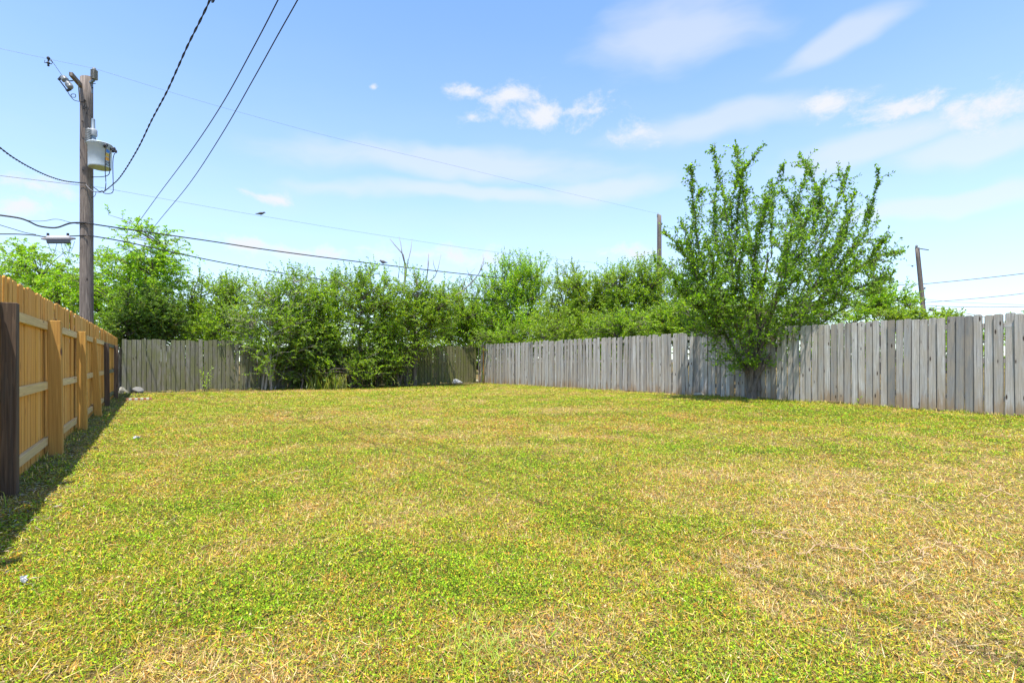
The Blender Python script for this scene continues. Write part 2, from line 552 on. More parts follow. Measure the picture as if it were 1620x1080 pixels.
DRY = [(G(1440, 800), 1.5, 1.0, .62), (G(1560, 950), .9, .6, .55), (G(1330, 885), .55, .35, .42), (G(960, 1000), .42, .3, .6), (G(600, 1040), .5, .22, .32),
       (G(430, 1040), .35, .2, .35), (G(1250, 745), 1.2, .9, .35), (G(820, 660), 4.2, 1.6, .28), (G(500, 618), 5.5, 1.0, .55), (G(900, 622), 4.0, 1.1, .38),
       (G(1600, 760), 1.6, .9, .4), (G(640, 690), 1.0, .7, .22), (G(330, 900), .5, .3, .2), (G(770, 800), .6, .4, .22), (G(1150, 1010), .6, .35, .18), (G(60, 900), .5, .4, .2)]
GREEN = [(G(300, 680), 3.0, 1.6, .22), (G(1350, 655), 4.0, 1.6, .36), (G(250, 860), .8, .6, .16), (G(700, 900), .8, .5, .22), (G(860, 880), .8, .5, .2), (G(1090, 640), 3, 1.4, .22),
         (G(480, 990), .25, .15, .2), (G(560, 730), 2.0, .8, .15), (G(1130, 1060), .3, .15, .25), (G(700, 1050), .25, .12, .25)]


def dryness(x, y):
    wx, wy = x + (fbm(x, y, 1.1, 3, 61) - .5) * 1.1, y + (fbm(x, y, 1.1, 3, 71) - .5) * 1.1
    d = .41 + (fbm(x, y, .8, 4, 3) - .5) * .6 + (fbm(x, y, 2.6, 4, 17) - .5) * 1.15 + (fbm(x, y, 9.0, 2, 27) - .5) * .35
    for p, a, b, w in DRY: d = d + .6 * w * gauss(wx, wy, p, a, b)
    for p, a, b, w in GREEN: d = d - .5 * w * gauss(wx, wy, p, a, b)
    return np.clip(d, 0, 1)


def build_ground():
    fine_u = np.arange(-3.0, 14.01, .2); fine_v = np.arange(-3.0, 24.01, .2)
    far = np.array([.5, 1.2, 2.5, 5, 9, 16, 30, 60, 120, 260, 600, 1500, 4000])
    us = np.concatenate([(-3.0 - far)[::-1], fine_u, 14.0 + far]); vs = np.concatenate([(-3.0 - far)[::-1], fine_v, 24.0 + far])
    UU, VV = np.meshgrid(us, vs, indexing='ij')
    x = UU * U.x + VV * V.x; y = UU * U.y + VV * V.y
    z = gz(x.ravel(), y.ravel()).reshape(x.shape)
    verts = np.stack([x, y, z], -1).reshape(-1, 3)
    nu, nv = len(us), len(vs)
    i, j = np.meshgrid(np.arange(nu - 1), np.arange(nv - 1), indexing='ij')
    a = (i * nv + j).ravel()
    faces = np.stack([a, a + nv, a + nv + 1, a + 1], -1)
    d = dryness(verts[:, 0], verts[:, 1])
    me = np_mesh('ground', verts, faces, np.stack([d, d, d], -1), True, 4)
    m, nt, b, out = new_mat('lawn_soil')
    at = nt.nodes.new('ShaderNodeAttribute'); at.attribute_name = 'Col'
    tc = nt.nodes.new('ShaderNodeTexCoord')
    n1 = tex_noise(nt, tc.outputs['Object'], 9, 6, .7)
    n2 = tex_noise(nt, tc.outputs['Object'], 70, 4, .7)
    k = mth(nt, 'ADD', at.outputs['Fac'], mth(nt, 'MULTIPLY_ADD', n1, .8, -.4), clamp=True)
    c = ramp(nt, k, [(0.1, (.08, .075, .02)), (.45, (.16, .115, .035)), (.8, (.30, .205, .085))])
    c = mixc(nt, mth(nt, 'MULTIPLY', mrange(nt, n2, .4, .7), .65), c, (.12, .09, .05))
    nt.links.new(c, b.inputs['Base Color']); b.inputs['Roughness'].default_value = .95
    b.inputs['Specular IOR Level'].default_value = .1
    bp = nt.nodes.new('ShaderNodeBump'); bp.inputs['Strength'].default_value = .6; bp.inputs['Distance'].default_value = .03
    nt.links.new(n2, bp.inputs['Height']); nt.links.new(bp.outputs[0], b.inputs['Normal'])
    o = link('ground', me, m)
    finish(o, 'flat backyard ground of dry soil beneath the lawn', 'ground', kind='structure')


build_ground()

PAL = np.array([[.23, .40, .010], [.33, .51, .012], [.13, .26, .012], [.46, .46, .02], [.58, .45, .04], [.68, .47, .14], [.76, .58, .29], [.60, .27, .035], [.62, .34, .12], [.16, .10, .04]])


def pick_colors(d, rng, broad, rust):
    n = len(d)
    g = np.array([.26, .24, .16, .18, .08, .04, .01, .02, .01, .0]); mid = np.array([.09, .10, .07, .18, .18, .15, .08, .08, .05, .02]); dr = np.array([.02, .02, .02, .05, .12, .28, .23, .10, .12, .04])
    w = np.where(d[:, None] < .5, g + (mid - g) * (d[:, None] / .5), mid + (dr - mid) * ((d[:, None] - .5) / .5))
    if broad: w = w * np.array([1.6, 1.6, 1.3, 1.2, .7, .15, .1, .3, .2, .2])
    w[:, 7] += .30 * rust; w[:, 8] += .10 * rust; w[:, 4] += .10 * rust
    w = np.cumsum(w / w.sum(1, keepdims=True), 1)
    idx = (rng.random(n)[:, None] > w).sum(1).clip(0, 9)
    c = PAL[idx] * (0.35 + 1.0 * rng.random((n, 1)))
    return c * (1 + (rng.random((n, 3)) - .5) * .14)


def build_lawn():
    rng = np.random.default_rng(5)
    r0, r1 = .9, 27.0
    # radial density: dense near the house side, thinning with distance
    rr = np.linspace(r0, r1, 400)
    dens = 29000 * np.minimum(1, (3.0 / rr) ** 1.55)
    w = dens * rr; cdf = np.cumsum(w); tot = cdf[-1] * (rr[1] - rr[0])
    a0, a1 = R(-56), R(56)
    n = int(tot * (a1 - a0))
    r = np.interp(rng.random(n), cdf / cdf[-1], rr); a = a0 + (a1 - a0) * rng.random(n)
    x, y = r * np.sin(a), r * np.cos(a)
    u, v = uv_of(x, y)
    clump = fbm(x, y, 6.0, 2, 55) + .5 * vnoise(x * 22, y * 22, 4)
    d = dryness(x, y)
    keep = (u > U_LEFT - .02) & (u < U_RIGHT - .04) & (v < V_BACK - .45 - .5 * vnoise(u * 1.3, v * 0, 8)) & (rng.random(n) < .25 + .9 * clump) & (rng.random(n) < 1.15 - .45 * d)
    x, y, r, d = x[keep], y[keep], r[keep], d[keep]
    n = len(x); z = gz(x, y)
    lod = np.clip(.72 + r / 11.0, .9, 2.4)
    broad = rng.random(n) < np.clip(.40 - .34 * d, .05, .4)
    az = rng.random(n) * 2 * np.pi
    el = np.where(broad, R(8) + rng.random(n) * R(40), R(5) + rng.random(n) ** 1.5 * R(65) / lod)
    length = np.where(broad, .0065 + .0085 * rng.random(n), .016 + .042 * rng.random(n) ** 1.5) * lod
    longb = (~broad) & (rng.random(n) < .10); length = np.where(longb, length * (1.6 + 1.2 * rng.random(n)), length); el = np.where(longb, el * .35, el)
    wid = np.where(broad, length * (.55 + .3 * rng.random(n)), (.0018 + .002 * rng.random(n)) * lod)
    tall = .35 + 1.5 * vnoise(x * 5.3, y * 5.3, 12) * vnoise(x * 1.7, y * 1.7, 13)
    h0 = np.where(broad, .006 + .034 * rng.random(n) * (1.1 - d) * tall, .004 * rng.random(n) + .014 * rng.random(n) ** 2)
    wid = np.where(longb, wid * 1.3, wid)
    D = np.stack([np.cos(az) * np.cos(el), np.sin(az) * np.cos(el), np.sin(el)], -1)
    S = np.stack([-np.sin(az), np.cos(az), (rng.random(n) - .5) * .8], -1); S /= np.linalg.norm(S, axis=1)[:, None]
    B = np.stack([x, y, z + h0], -1)
    mid = B + D * (length * .5)[:, None]
    sag = np.where(broad, 0, length * .12)[:, None] * np.array([0, 0, 1])
    tip = B + D * length[:, None] - sag
    verts = np.empty((n, 4, 3), np.float32)
    verts[:, 0] = B; verts[:, 1] = mid + S * (wid * .5)[:, None]; verts[:, 2] = tip; verts[:, 3] = mid - S * (wid * .5)[:, None]
    rust = np.clip((fbm(x, y, 1.6, 4, 83) - .42) * 4, 0, 1) * (.25 + gauss(x, y, G(820, 665), 5.0, 2.6))
    colr = np.where(broad[:, None], pick_colors(d, rng, True, rust), pick_colors(d, rng, False, rust))
    thin = ~broad                       # thin blades: one triangle each
    verts[thin, 0] = (B - S * (wid * .6)[:, None])[thin]; verts[thin, 1] = (B + S * (wid * .6)[:, None])[thin]
    base = (np.arange(n) * 4)[:, None]
    f = np.concatenate([base + np.array([[0, 1, 2]]), (base + np.array([[0, 2, 3]]))[broad]])
    me = np_mesh('lawn_grass', verts.reshape(-1, 3), f, np.repeat(colr, 4, 0))
    o = link('lawn_grass', me, M['grass'])
    finish(o, 'short mown green and straw coloured lawn covering the yard', 'grass', kind='stuff')
    return n


build_lawn()


def blades(points, n_each, hmin, hmax, w, cols, rng, spread, lean=.5):
    """long curved blades, four triangles each"""
    V_, F_, C_ = [], [], []
    k = 0
    for p in points:
        m = n_each
        az = rng.random(m) * 6.283; ln = hmin + (hmax - hmin) * rng.random(m)
        off = rng.normal(0, spread, (m, 2)); tilt = lean * (.3 + rng.random(m))
        d = np.stack([np.cos(az), np.sin(az)], -1)
        b = np.stack([p[0] + off[:, 0], p[1] + off[:, 1], np.zeros(m)], -1); b[:, 2] = gz(b[:, 0], b[:, 1]) - .004
        s = np.stack([-d[:, 1], d[:, 0], np.zeros(m)], -1) * w
        m1 = b.copy(); m1[:, :2] += d * (ln * tilt * .35)[:, None]; m1[:, 2] += ln * .62
        t = b.copy(); t[:, :2] += d * (ln * tilt)[:, None]; t[:, 2] += ln * (1 - .35 * tilt)
        vv = np.stack([b - s, b + s, m1 + s * .8, m1 - s * .8, t], 1)
        V_.append(vv.reshape(-1, 3))
        i = (np.arange(m) * 5)[:, None] + k
        F_ += [i + np.array([[0, 1, 2]]), i + np.array([[0, 2, 3]]), i + np.array([[3, 2, 4]])]
        c = np.array(cols)[rng.integers(0, len(cols), m)] * (.75 + .5 * rng.random((m, 1)))
        C_.append(np.repeat(c, 5, 0)); k += m * 5
    return np_mesh('blades', np.concatenate(V_), np.concatenate(F_), np.concatenate(C_))


# ------------------------------------------------------------------ fences
def board_mesh(name, w, h, th, ear, rng, warp=.006, round_top=True):
    """picket standing on z=0, width along x, thickness along y"""
    lv = [0, .5 * h, h - ear, h - ear * .35, h]
    hw = [w / 2] * 3 + [w / 2 - ear * .32, w / 2 - ear * (.95 if round_top else 1.0)]
    bx = rng.uniform(-warp, warp); by = rng.uniform(-warp, warp) * 1.2; tw = rng.uniform(-warp, warp) / w
    vs, fs = [], []
    for z, a in zip(lv, hw):
        t = z / h
        ox = bx * math.sin(t * math.pi) + rng.uniform(-.0012, .0012); oy = by * (t * t) * 1.6
        e = rng.uniform(-.0015, .0015)
        for sx, sy, ch in ((-1, -1, .005), (1, -1, .005), (1, 0, 0), (1, 1, .005), (-1, 1, .005), (-1, 0, 0)):
            vs.append((ox + sx * (a + e - ch), oy + sy * th / 2 + sx * a * tw * t, z + (rng.uniform(-.006, .006) if z == 0 else 0)))
    for i in range(len(lv) - 1):
        for k in range(6):
            k2 = (k + 1) % 6
            fs.append((i * 6 + k, i * 6 + k2, (i + 1) * 6 + k2, (i + 1) * 6 + k))
    fs.append((5, 4, 3, 2, 1, 0)); q = 6 * (len(lv) - 1); fs.append(tuple(range(q, q + 6)))
    me = bpy.data.meshes.new(name); me.from_pydata(vs, [], fs); me.update()
    return me


def stick_mesh(name, w, d, L, bev=.004):
    bm = bmesh.new(); bmesh.ops.create_cube(bm, size=1)
    bmesh.ops.scale(bm, vec=(w, d, L), verts=bm.verts); bmesh.ops.translate(bm, vec=(0, 0, L / 2), verts=bm.verts)
    if bev: bmesh.ops.bevel(bm, geom=bm.edges[:], offset=bev, segments=1, affect='EDGES')
    me = bpy.data.meshes.new(name); bm.to_mesh(me); bm.free()
    return me


def lay(o, a, b):
    """turn a stick (long axis local z) to run from a to b"""
    d = (Vector(b) - Vector(a)).normalized()
    x = Vector((0, 0, 1)).cross(d).normalized(); y = d.cross(x)
    o.rotation_euler = Matrix((x, y, d)).transposed().to_euler()


UANG = math.atan2(U.y, U.x)        # fence boards whose width runs along U
VANG = math.atan2(V.y, V.x)        # fence boards whose width runs along V


def left_fence():
    rng = random.Random(11)
    v0, v1 = .6, 21.35
    f = thing('cedar_fence', 'new orange cedar privacy fence with horizontal rails and posts along the left side', 'fence', (*xy_of(U_LEFT, 10), 0))
    meshes = [board_mesh('picket', .138, 1.83, .016, .022, rng, .005) for _ in range(8)]
    for me in meshes: me.materials.append(M['cedar'])
    v = v0
    while v < v1:
        x, y = xy_of(U_LEFT + rng.uniform(-.004, .004), v)
        top = float(np.interp(v, [0, 5, 7.2, 11, 15, 21.4], [1.77, 1.755, 1.78, 1.80, 1.81, 1.80])) + rng.uniform(-.008, .012)
        bot = gz1(x, y) - .005 + max(0, rng.gauss(.01, .015))
        link('picket', rng.choice(meshes), None, f, (x, y, bot), (rng.uniform(-.004, .004), rng.uniform(-.007, .007), VANG + rng.choice((0, math.pi))), (1, 1, (top - bot) / 1.83))
        v += .1415 + rng.uniform(-.001, .0015)
    posts = [(3.5, 'old', .115, 0, 1.50), (5.76, 'old', .10, 0, 1.55), (7.99, 'new', .122, .01, 1.55), (10.6, 'new', .118, .012, 1.55), (13.04, 'new', .118, .06, 1.53), (15.55, 'old', .10, .01, 1.50), (18.8, 'old', .10, 0, 1.51)]
    for pv, kind, w, ln, h in posts:
        x, y = xy_of(U_LEFT + .05 + w / 2, pv)
        zb = gz1(x, y)
        o = link('post', stick_mesh('post', w, w, h + .25, .005), M['postwood'] if kind == 'new' else M['oldpost'], f, (x + U.x * ln * .5, y + U.y * ln * .5, zb - .25), (0, 0, 0))
        o.rotation_euler = (rng.uniform(-.006, .006), -ln, UANG)
        if kind == 'new' and pv < 9:
            n = MB(); n.tube([(x, y, zb + h - .02), (x, y, zb + h + .022)], .006, 6); n.obj('nail', M['nail'], f, (x, y, zb + h))
    pv = [.4] + [p[0] for p in posts] + [21.3]
    for a, b in zip(pv[:-1], pv[1:]):
        for z, slope in ((1.475, .0), (.80, .0), (.165, .0)):
            ja, jb = rng.uniform(-.018, .018), rng.uniform(-.018, .018)
            pa = Vector((*xy_of(U_LEFT + .0285, a + .008), z + ja + gz1(*xy_of(U_LEFT, a)) * .5))
            pb = Vector((*xy_of(U_LEFT + .0285, b - .008), z + jb + gz1(*xy_of(U_LEFT, b)) * .5))
            o = link('rail', stick_mesh('rail', .089, .038, (pb - pa).length, .003), M['pine'] if a < 14 else M['mossy'], f, pa)
            d = (pb - pa).normalized(); xx = Vector((U.x, U.y, 0)).cross(d).normalized(); yy = d.cross(xx)
            o.rotation_euler = Matrix((xx, yy, d)).transposed().to_euler()
    return f


left_fence()


def right_fence():
    rng = random.Random(23)
    f = thing('weathered_fence', 'long weathered grey picket fence with rounded tops along the right side', 'fence', (*xy_of(U_RIGHT, 10), 0))
    meshes = [board_mesh('picket', .139, 1.83, .017, rng.uniform(.022, .036), rng, .004) for _ in range(14)]
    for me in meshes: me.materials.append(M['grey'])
    split = [board_mesh('picket', .139, 1.83, .017, .02, rng, .016) for _ in range(3)]
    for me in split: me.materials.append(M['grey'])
    edge = V_BACK - .03
    i = 0
    while edge > -1.2:
        sx = rng.uniform(.95, 1.02) if edge < 9 else rng.uniform(.74, 1.03)
        if i in (1, 4): sx = .5
        v = edge - .0695 * sx
        x, y = xy_of(U_RIGHT + rng.uniform(-.005, .005) + (.006 if i % 2 else -.006), v)
        g = gz1(x, y)
        top = float(np.interp(v, [-2, 2.8, 6, 8, 12, 16, 21.7], [1.89, 1.905, 1.90, 1.885, 1.86, 1.86, 1.84])) + rng.gauss(0, .018 if v > 9 else .010)
        bot = g + max(-.01, rng.gauss(.012, .02))
        far = v > 9
        lean = rng.gauss(0, .004) + (.02 * math.sin(v * 1.7) if far else .0)
        me = rng.choice(meshes)
        if far and rng.random() < .14: me = rng.choice(split); lean += rng.uniform(-.012, .012)
        if i in (1, 4):
            me = me.copy(); me.materials.clear(); me.materials.append(M['rust'])
        link('picket', me, None, f, (x, y, bot), (rng.gauss(0, .006), lean, VANG + (math.pi if rng.random() < .5 else 0)), (sx, 1, (top - bot) / 1.83))
        gap = rng.uniform(-.005, .002) if far else rng.uniform(-.001, .006)
        if rng.random() < .05: gap += .008
        edge -= .139 * sx + gap
        i += 1
    for z in (.30, .98, 1.62):
        a = V_BACK
        while a > -1.2:
            b = a - 2.44
            pa = Vector((*xy_of(U_RIGHT + .031, a), z + gz1(*xy_of(U_RIGHT, a)))); pb = Vector((*xy_of(U_RIGHT + .031, b + .004), z + gz1(*xy_of(U_RIGHT, b))))
            o = link('rail', stick_mesh('rail', .089, .038, (pb - pa).length, .003), M['grey'], f, pa)
            d = (pb - pa).normalized(); xx = Vector((U.x, U.y, 0)).cross(d).normalized(); yy = d.cross(xx)
            o.rotation_euler = Matrix((xx, yy, d)).transposed().to_euler()
            a = b
    a = V_BACK - .2
    pm = stick_mesh('post', .09, .09, 2.0, .004); pm.materials.append(M['grey'])
    while a > -1.2:
        x, y = xy_of(U_RIGHT + .10, a)
        link('post', pm, None, f, (x, y, gz1(x, y) - .2), (0, 0, UANG)); a -= 2.44
    return f


right_fence()


def back_panel(name, label, u0, u1, mat, seed, top_of, lean_of, gapf=.006, skip=(), short={}, setback=0.0):
    rng = random.Random(seed)
    f = thing(name, label, 'fence', (*xy_of((u0 + u1) / 2, V_BACK), 0))
    meshes = [board_mesh('picket', .143, 1.75, .017, rng.uniform(.016, .026), rng, .004, False) for _ in range(9)]
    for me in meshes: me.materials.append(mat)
    edge = u0; i = 0
    while edge < u1:
        sx = rng.uniform(.93, 1.02); u = edge + .0715 * sx
        if i not in skip:
            x, y = xy_of(u, V_BACK + setback + rng.uniform(-.004, .004) + (.006 if i % 2 else -.006)); g = gz1(x, y)
            top = top_of(u) + rng.gauss(0, .014) - short.get(i, 0); bot = g + max(-.01, rng.gauss(.03, .03))
            link('picket', rng.choice(meshes), None, f, (x, y, bot), (rng.gauss(0, .006), lean_of(u) + rng.gauss(0, .004), UANG + (math.pi if rng.random() < .5 and lean_of(u) == 0 else 0)), (sx, 1, (top - bot) / 1.75))
        edge += .143 * sx + rng.uniform(-.005, gapf - .004) + (.009 if rng.random() < .05 else 0); i += 1
    for z in (.28, .92, 1.52):
        pa = Vector((*xy_of(u0, V_BACK + setback + .031), z + gz1(*xy_of(u0, V_BACK)))); pb = Vector((*xy_of(u1, V_BACK + setback + .031), z + gz1(*xy_of(u1, V_BACK))))
        o = link('rail', stick_mesh('rail', .089, .038, (pb - pa).length, .003), mat, f, pa)
        d = (pb - pa).normalized(); xx = Vector((V.x, V.y, 0)).cross(d).normalized(); yy = d.cross(xx)
        o.rotation_euler = Matrix((xx, yy, d)).transposed().to_euler()
    pm = stick_mesh('post', .09, .09, 1.95, .004); pm.materials.append(mat)
    a = u0 + .1
    while a < u1:
        x, y = xy_of(a, V_BACK + setback + .10)
        link('post', pm, None, f, (x, y, gz1(x, y) - .25), (0, 0, UANG)); a += 2.4
    return f


UA = -1.02
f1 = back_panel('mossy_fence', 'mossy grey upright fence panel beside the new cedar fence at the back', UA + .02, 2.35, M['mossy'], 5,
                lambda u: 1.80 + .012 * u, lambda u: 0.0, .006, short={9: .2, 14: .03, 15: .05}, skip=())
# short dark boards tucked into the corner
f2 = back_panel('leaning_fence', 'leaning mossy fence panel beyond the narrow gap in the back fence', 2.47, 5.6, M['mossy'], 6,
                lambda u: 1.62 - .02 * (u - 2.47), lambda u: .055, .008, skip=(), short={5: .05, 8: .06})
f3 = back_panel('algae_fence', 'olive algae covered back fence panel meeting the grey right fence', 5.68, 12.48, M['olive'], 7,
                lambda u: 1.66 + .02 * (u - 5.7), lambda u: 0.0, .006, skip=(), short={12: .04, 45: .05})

# ------------------------------------------------------------------ trees and shrubs
ARR = np.array


def norm(a): return a / np.maximum(np.linalg.norm(a, axis=-1, keepdims=True), 1e-9)


def ell(px, py, Y, rx, ry, dep=None, w=1.0):
    """crown lobe seen at a photo pixel, standing Y metres out; rx, ry in pixels"""
    c = P(px, py, Y); k = Y / FPX
    return (ARR(c), ARR((rx * k, dep if dep else rx * k, ry * k)), w)


class Wood:
    def __init__(s): s.v, s.f, s.n = [], [], 0

    def tubes(s, P0, r0, r1, sides=4):
        """P0 (n, m, 3) polylines; r0, r1 (n,) radii"""
        P0 = np.asarray(P0, float); n, m, _ = P0.shape
        r0 = np.broadcast_to(r0, (n,)); r1 = np.broadcast_to(r1, (n,))
        T = np.gradient(P0, axis=1); T = norm(T)
        ref = np.where(np.abs(T[..., 2:3]) > .9, ARR([1., 0, 0]), ARR([0, 0, 1.]))
        A = norm(np.cross(T, ref)); B = np.cross(T, A)
        t = np.linspace(0, 1, m)[None, :]
        rad = r0[:, None] * (1 - t) + r1[:, None] * t
        an = np.arange(sides) * 2 * np.pi / sides
        ring = P0[:, :, None, :] + rad[:, :, None, None] * (A[:, :, None, :] * np.cos(an)[None, None, :, None] + B[:, :, None, :] * np.sin(an)[None, None, :, None])
        s.v.append(ring.reshape(-1, 3))
        i, j, k = np.meshgrid(np.arange(n), np.arange(m - 1), np.arange(sides), indexing='ij')
        k2 = (k + 1) % sides; b = s.n + (i * m + j) * sides
        s.f.append(np.stack([b + k, b + k2, b + sides + k2, b + sides + k], -1).reshape(-1, 4))
        s.n += n * m * sides

    def mesh(s, name, origin):
        return np_mesh(name, np.concatenate(s.v) - ARR(origin), np.concatenate(s.f), None, True, 4)


def bez(p0, p1, p2, m):
    t = np.linspace(0, 1, m)[None, :, None]
    return (1 - t) ** 2 * p0[:, None, :] + 2 * t * (1 - t) * p1[:, None, :] + t ** 2 * p2[:, None, :]


def leaf_mesh(name, pos, ax, nrm, ln, wd, colr, origin, fold=.18):
    ax = norm(ax); sd = norm(np.cross(nrm, ax)); nn = np.cross(ax, sd)
    n = len(pos); v = np.empty((n, 4, 3), np.float32)
    L_, W_ = ln[:, None], wd[:, None]
    mid = pos + ax * L_ * .45 + nn * W_ * fold
    v[:, 0] = pos; v[:, 1] = mid + sd * W_ * .5; v[:, 2] = pos + ax * L_ - nn * L_ * .08; v[:, 3] = mid - sd * W_ * .5
    b = (np.arange(n) * 4)[:, None]
    f = np.concatenate([b + ARR([[0, 1, 2]]), b + ARR([[0, 2, 3]])])
    return np_mesh(name, v.reshape(-1, 3) - ARR(origin), f, np.repeat(colr, 4, 0))


GREENS = ARR([[.22, .34, .02], [.28, .42, .022], [.16, .26, .025], [.34, .48, .025], [.23, .34, .05]])


def tree(name, label, base, lobes, n_limb, n_clump, twigs=4, tw_len=(.35, .8), leaf=(.085, .05), leaves=16, up=.55, out=.5, droop=.12,
         trunk=.09, bark='bark', greens=GREENS, seed=1, group=None, cat='tree', stems=1, spread=.05, limb_shrink=.75, shell=.5, tone=1.0, spray=None, split=.25, yellow=.05):
    rng = np.random.default_rng(seed)
    base = ARR(base, float)
    wts = ARR([l[2] * np.prod(l[1]) ** .67 for l in lobes]); wts = wts / wts.sum()

    def sample(n, shrink=1.0, pw=.5):
        k = rng.choice(len(lobes), n, p=wts)
        d = norm(rng.normal(size=(n, 3))); r = rng.random(n) ** pw
        c = ARR([lobes[i][0] for i in k]); rad = ARR([lobes[i][1] for i in k])
        return c + d * rad * (r * shrink)[:, None], c
    wood = Wood()
    # stems and limbs
    tg, _ = sample(n_limb, limb_shrink, .4)
    sb = base + np.concatenate([rng.normal(0, spread, (n_limb, 2)), np.full((n_limb, 1), -.12)], 1)
    if stems == 1: sb[:] = base - ARR([0, 0, .12])
    hgt = tg[:, 2] - base[2]
    if stems == 1:
        fork = base[None] + (tg - base) * .10
        fork[:, 2] = base[2] + split * np.maximum(hgt, .4)
    else:
        fork = sb + (tg - sb) * ARR([.22, .22, .5])
    limbs = bez(sb, fork + rng.normal(0, .06, fork.shape), tg, 9)
    limbs[:, 2:-1] += rng.normal(0, .035, limbs[:, 2:-1].shape)
    wood.tubes(limbs, trunk * (.55 + .5 * rng.random(n_limb)), trunk * .16, 6)
    if stems == 1:
        tr = np.stack([base - ARR([0, 0, .15]), base + ARR([.01, 0, .12]), base + ARR([0, .02, .35])])[None]
        wood.tubes(tr, trunk * 1.35, trunk * 1.0, 8)
    pts = limbs[:, 2:].reshape(-1, 3)
    # secondary branches to clump points
    cp, cc = sample(n_clump, 1.0, shell)
    if spray is not None:
        sp = ARR([ARR(q) for q in spray]); cp = np.concatenate([cp, sp]); cc = np.concatenate([cc, np.repeat(base[None] + ARR([[0, 0, 2.5]]), len(sp), 0)])
    low = cp[:, 2] < base[2] + .12; cp[low, 2] = base[2] + .12 + rng.random(low.sum()) * .3
    dist = np.linalg.norm(cp[:, None] - pts[None], axis=2) + np.where(pts[None, :, 2] > cp[:, None, 2] - .05, 1.2, 0)
    st = pts[np.argmin(dist, 1)]
    ctrl = (st + cp) / 2 + ARR([0, 0, 1.]) * (np.linalg.norm(cp - st, axis=1) * .18)[:, None] + rng.normal(0, .05, cp.shape)
    br = bez(st, ctrl, cp, 5)
    wood.tubes(br, np.clip(.012 + .006 * np.linalg.norm(cp - st, axis=1), .01, trunk * .5), .006, 4)
    # twigs
    nc = len(cp)
    ci = np.repeat(np.arange(nc), twigs); n = len(ci)
    tpos = br[ci, rng.integers(2, 5, n)]
    outward = norm(cp[ci] - cc[ci])
    td = norm(outward * out + ARR([0, 0, up]) + rng.normal(0, .42, (n, 3)))
    tl = tw_len[0] + (tw_len[1] - tw_len[0]) * rng.random(n)
    tend = tpos + td * tl[:, None]; tend[:, 2] -= droop * tl
    tctl = (tpos + tend) / 2; tctl[:, 2] += droop * tl * .6
    tw = bez(tpos, tctl, tend, 4)
    wood.tubes(tw, .006, .0025, 3)
    # leaves along the twigs, alternate sides
    t = np.linspace(.08, 1.0, leaves)[None, :] + rng.uniform(-.03, .03, (n, leaves)); t = np.clip(t, 0, 1)
    T3 = t[..., None]
    lp = (1 - T3) ** 2 * tpos[:, None] + 2 * T3 * (1 - T3) * tctl[:, None] + T3 ** 2 * tend[:, None]
    tan = norm(2 * (1 - T3) * (tctl - tpos)[:, None] + 2 * T3 * (tend - tctl)[:, None])
    side = norm(np.cross(tan, ARR([0, 0, 1.]) + rng.normal(0, .4, tan.shape)))
    sgn = np.where(np.arange(leaves) % 2 == 0, 1., -1.)[None, :, None]
    ax = tan * .55 + side * sgn * .8 + rng.normal(0, .32, tan.shape); ax[..., 2] -= .12
    nrm = ARR([0, 0, 1.]) + rng.normal(0, .85, tan.shape)
    m = n * leaves
    ln = leaf[0] * (.65 + .6 * rng.random(m)) ; wd = ln * leaf[1] / leaf[0]
    g = greens[rng.integers(0, len(greens), m)] * (.8 + .45 * rng.random((m, 1))) * np.repeat(.85 + .5 * rng.random(nc), twigs * leaves)[:, None] * tone
    yl = rng.random(m) < yellow; g[yl] = ARR([.34, .34, .03]) * (.7 + .5 * rng.random((yl.sum(), 1)))
    o = thing(name, label, cat, tuple(base), group)
    link('trunk', wood.mesh('trunk', base), M[bark], o, tuple(base))
    link('crown', leaf_mesh('crown', lp.reshape(-1, 3), ax.reshape(-1, 3), nrm.reshape(-1, 3), ln, wd, g, base), M['leaf'], o, tuple(base))
    return o


def gp(px, Y):
    X = (px - CX) / FPX * Y
    return (X, Y, gz1(X, Y))


BRIGHT = ARR([[.24, .42, .02], [.31, .49, .022], [.19, .33, .022], [.38, .53, .03]])
DARK = ARR([[.12, .20, .03], [.15, .25, .035], [.09, .15, .03], [.19, .28, .05]])
YEL = ARR([[.26, .36, .03], [.33, .43, .035], [.20, .30, .03], [.27, .40, .04]])
gb = 'overgrown trees behind the back fence'

# tall arching tree behind the utility pole
tree('arching_tree', 'tall green tree with long arching sprays behind the utility pole', gp(190, 21.5),
     [ell(200, 455, 21.5, 95, 72, 2.2, 1.2), ell(70, 440, 22, 80, 42, 1.8, .8), ell(230, 400, 21, 52, 42, 1.4, .7), ell(120, 480, 21.5, 90, 40, 2, .9), ell(20, 420, 22.5, 50, 32, 1.5, .5)],
     9, 480, 4, (.5, 1.05), (.115, .055), 20, .25, .7, .45, .14, seed=21, greens=BRIGHT, group=gb, split=.3,
     spray=[P(172, 340, 21), P(185, 355, 21), P(235, 372, 21), P(262, 392, 20.8), P(278, 402, 20.8), P(255, 415, 21), P(240, 425, 21), P(285, 436, 21), P(60, 385, 22), P(30, 380, 22), P(90, 400, 22), P(10, 395, 22), P(110, 395, 22), P(205, 362, 21), P(292, 445, 21)])
tree('dark_shrub', 'dense dark rounded shrub behind the back fence near the cedar fence corner', gp(235, 19.6),
     [ell(235, 500, 19.6, 58, 48, 1.1, 1), ell(205, 520, 19.4, 40, 30, .8, .8), ell(262, 515, 19.6, 34, 34, .8, .8)],
     10, 420, 4, (.2, .45), (.08, .046), 18, .4, .5, .1, .07, seed=22, greens=DARK, stems=3, spread=.2, group=gb, cat='shrub')
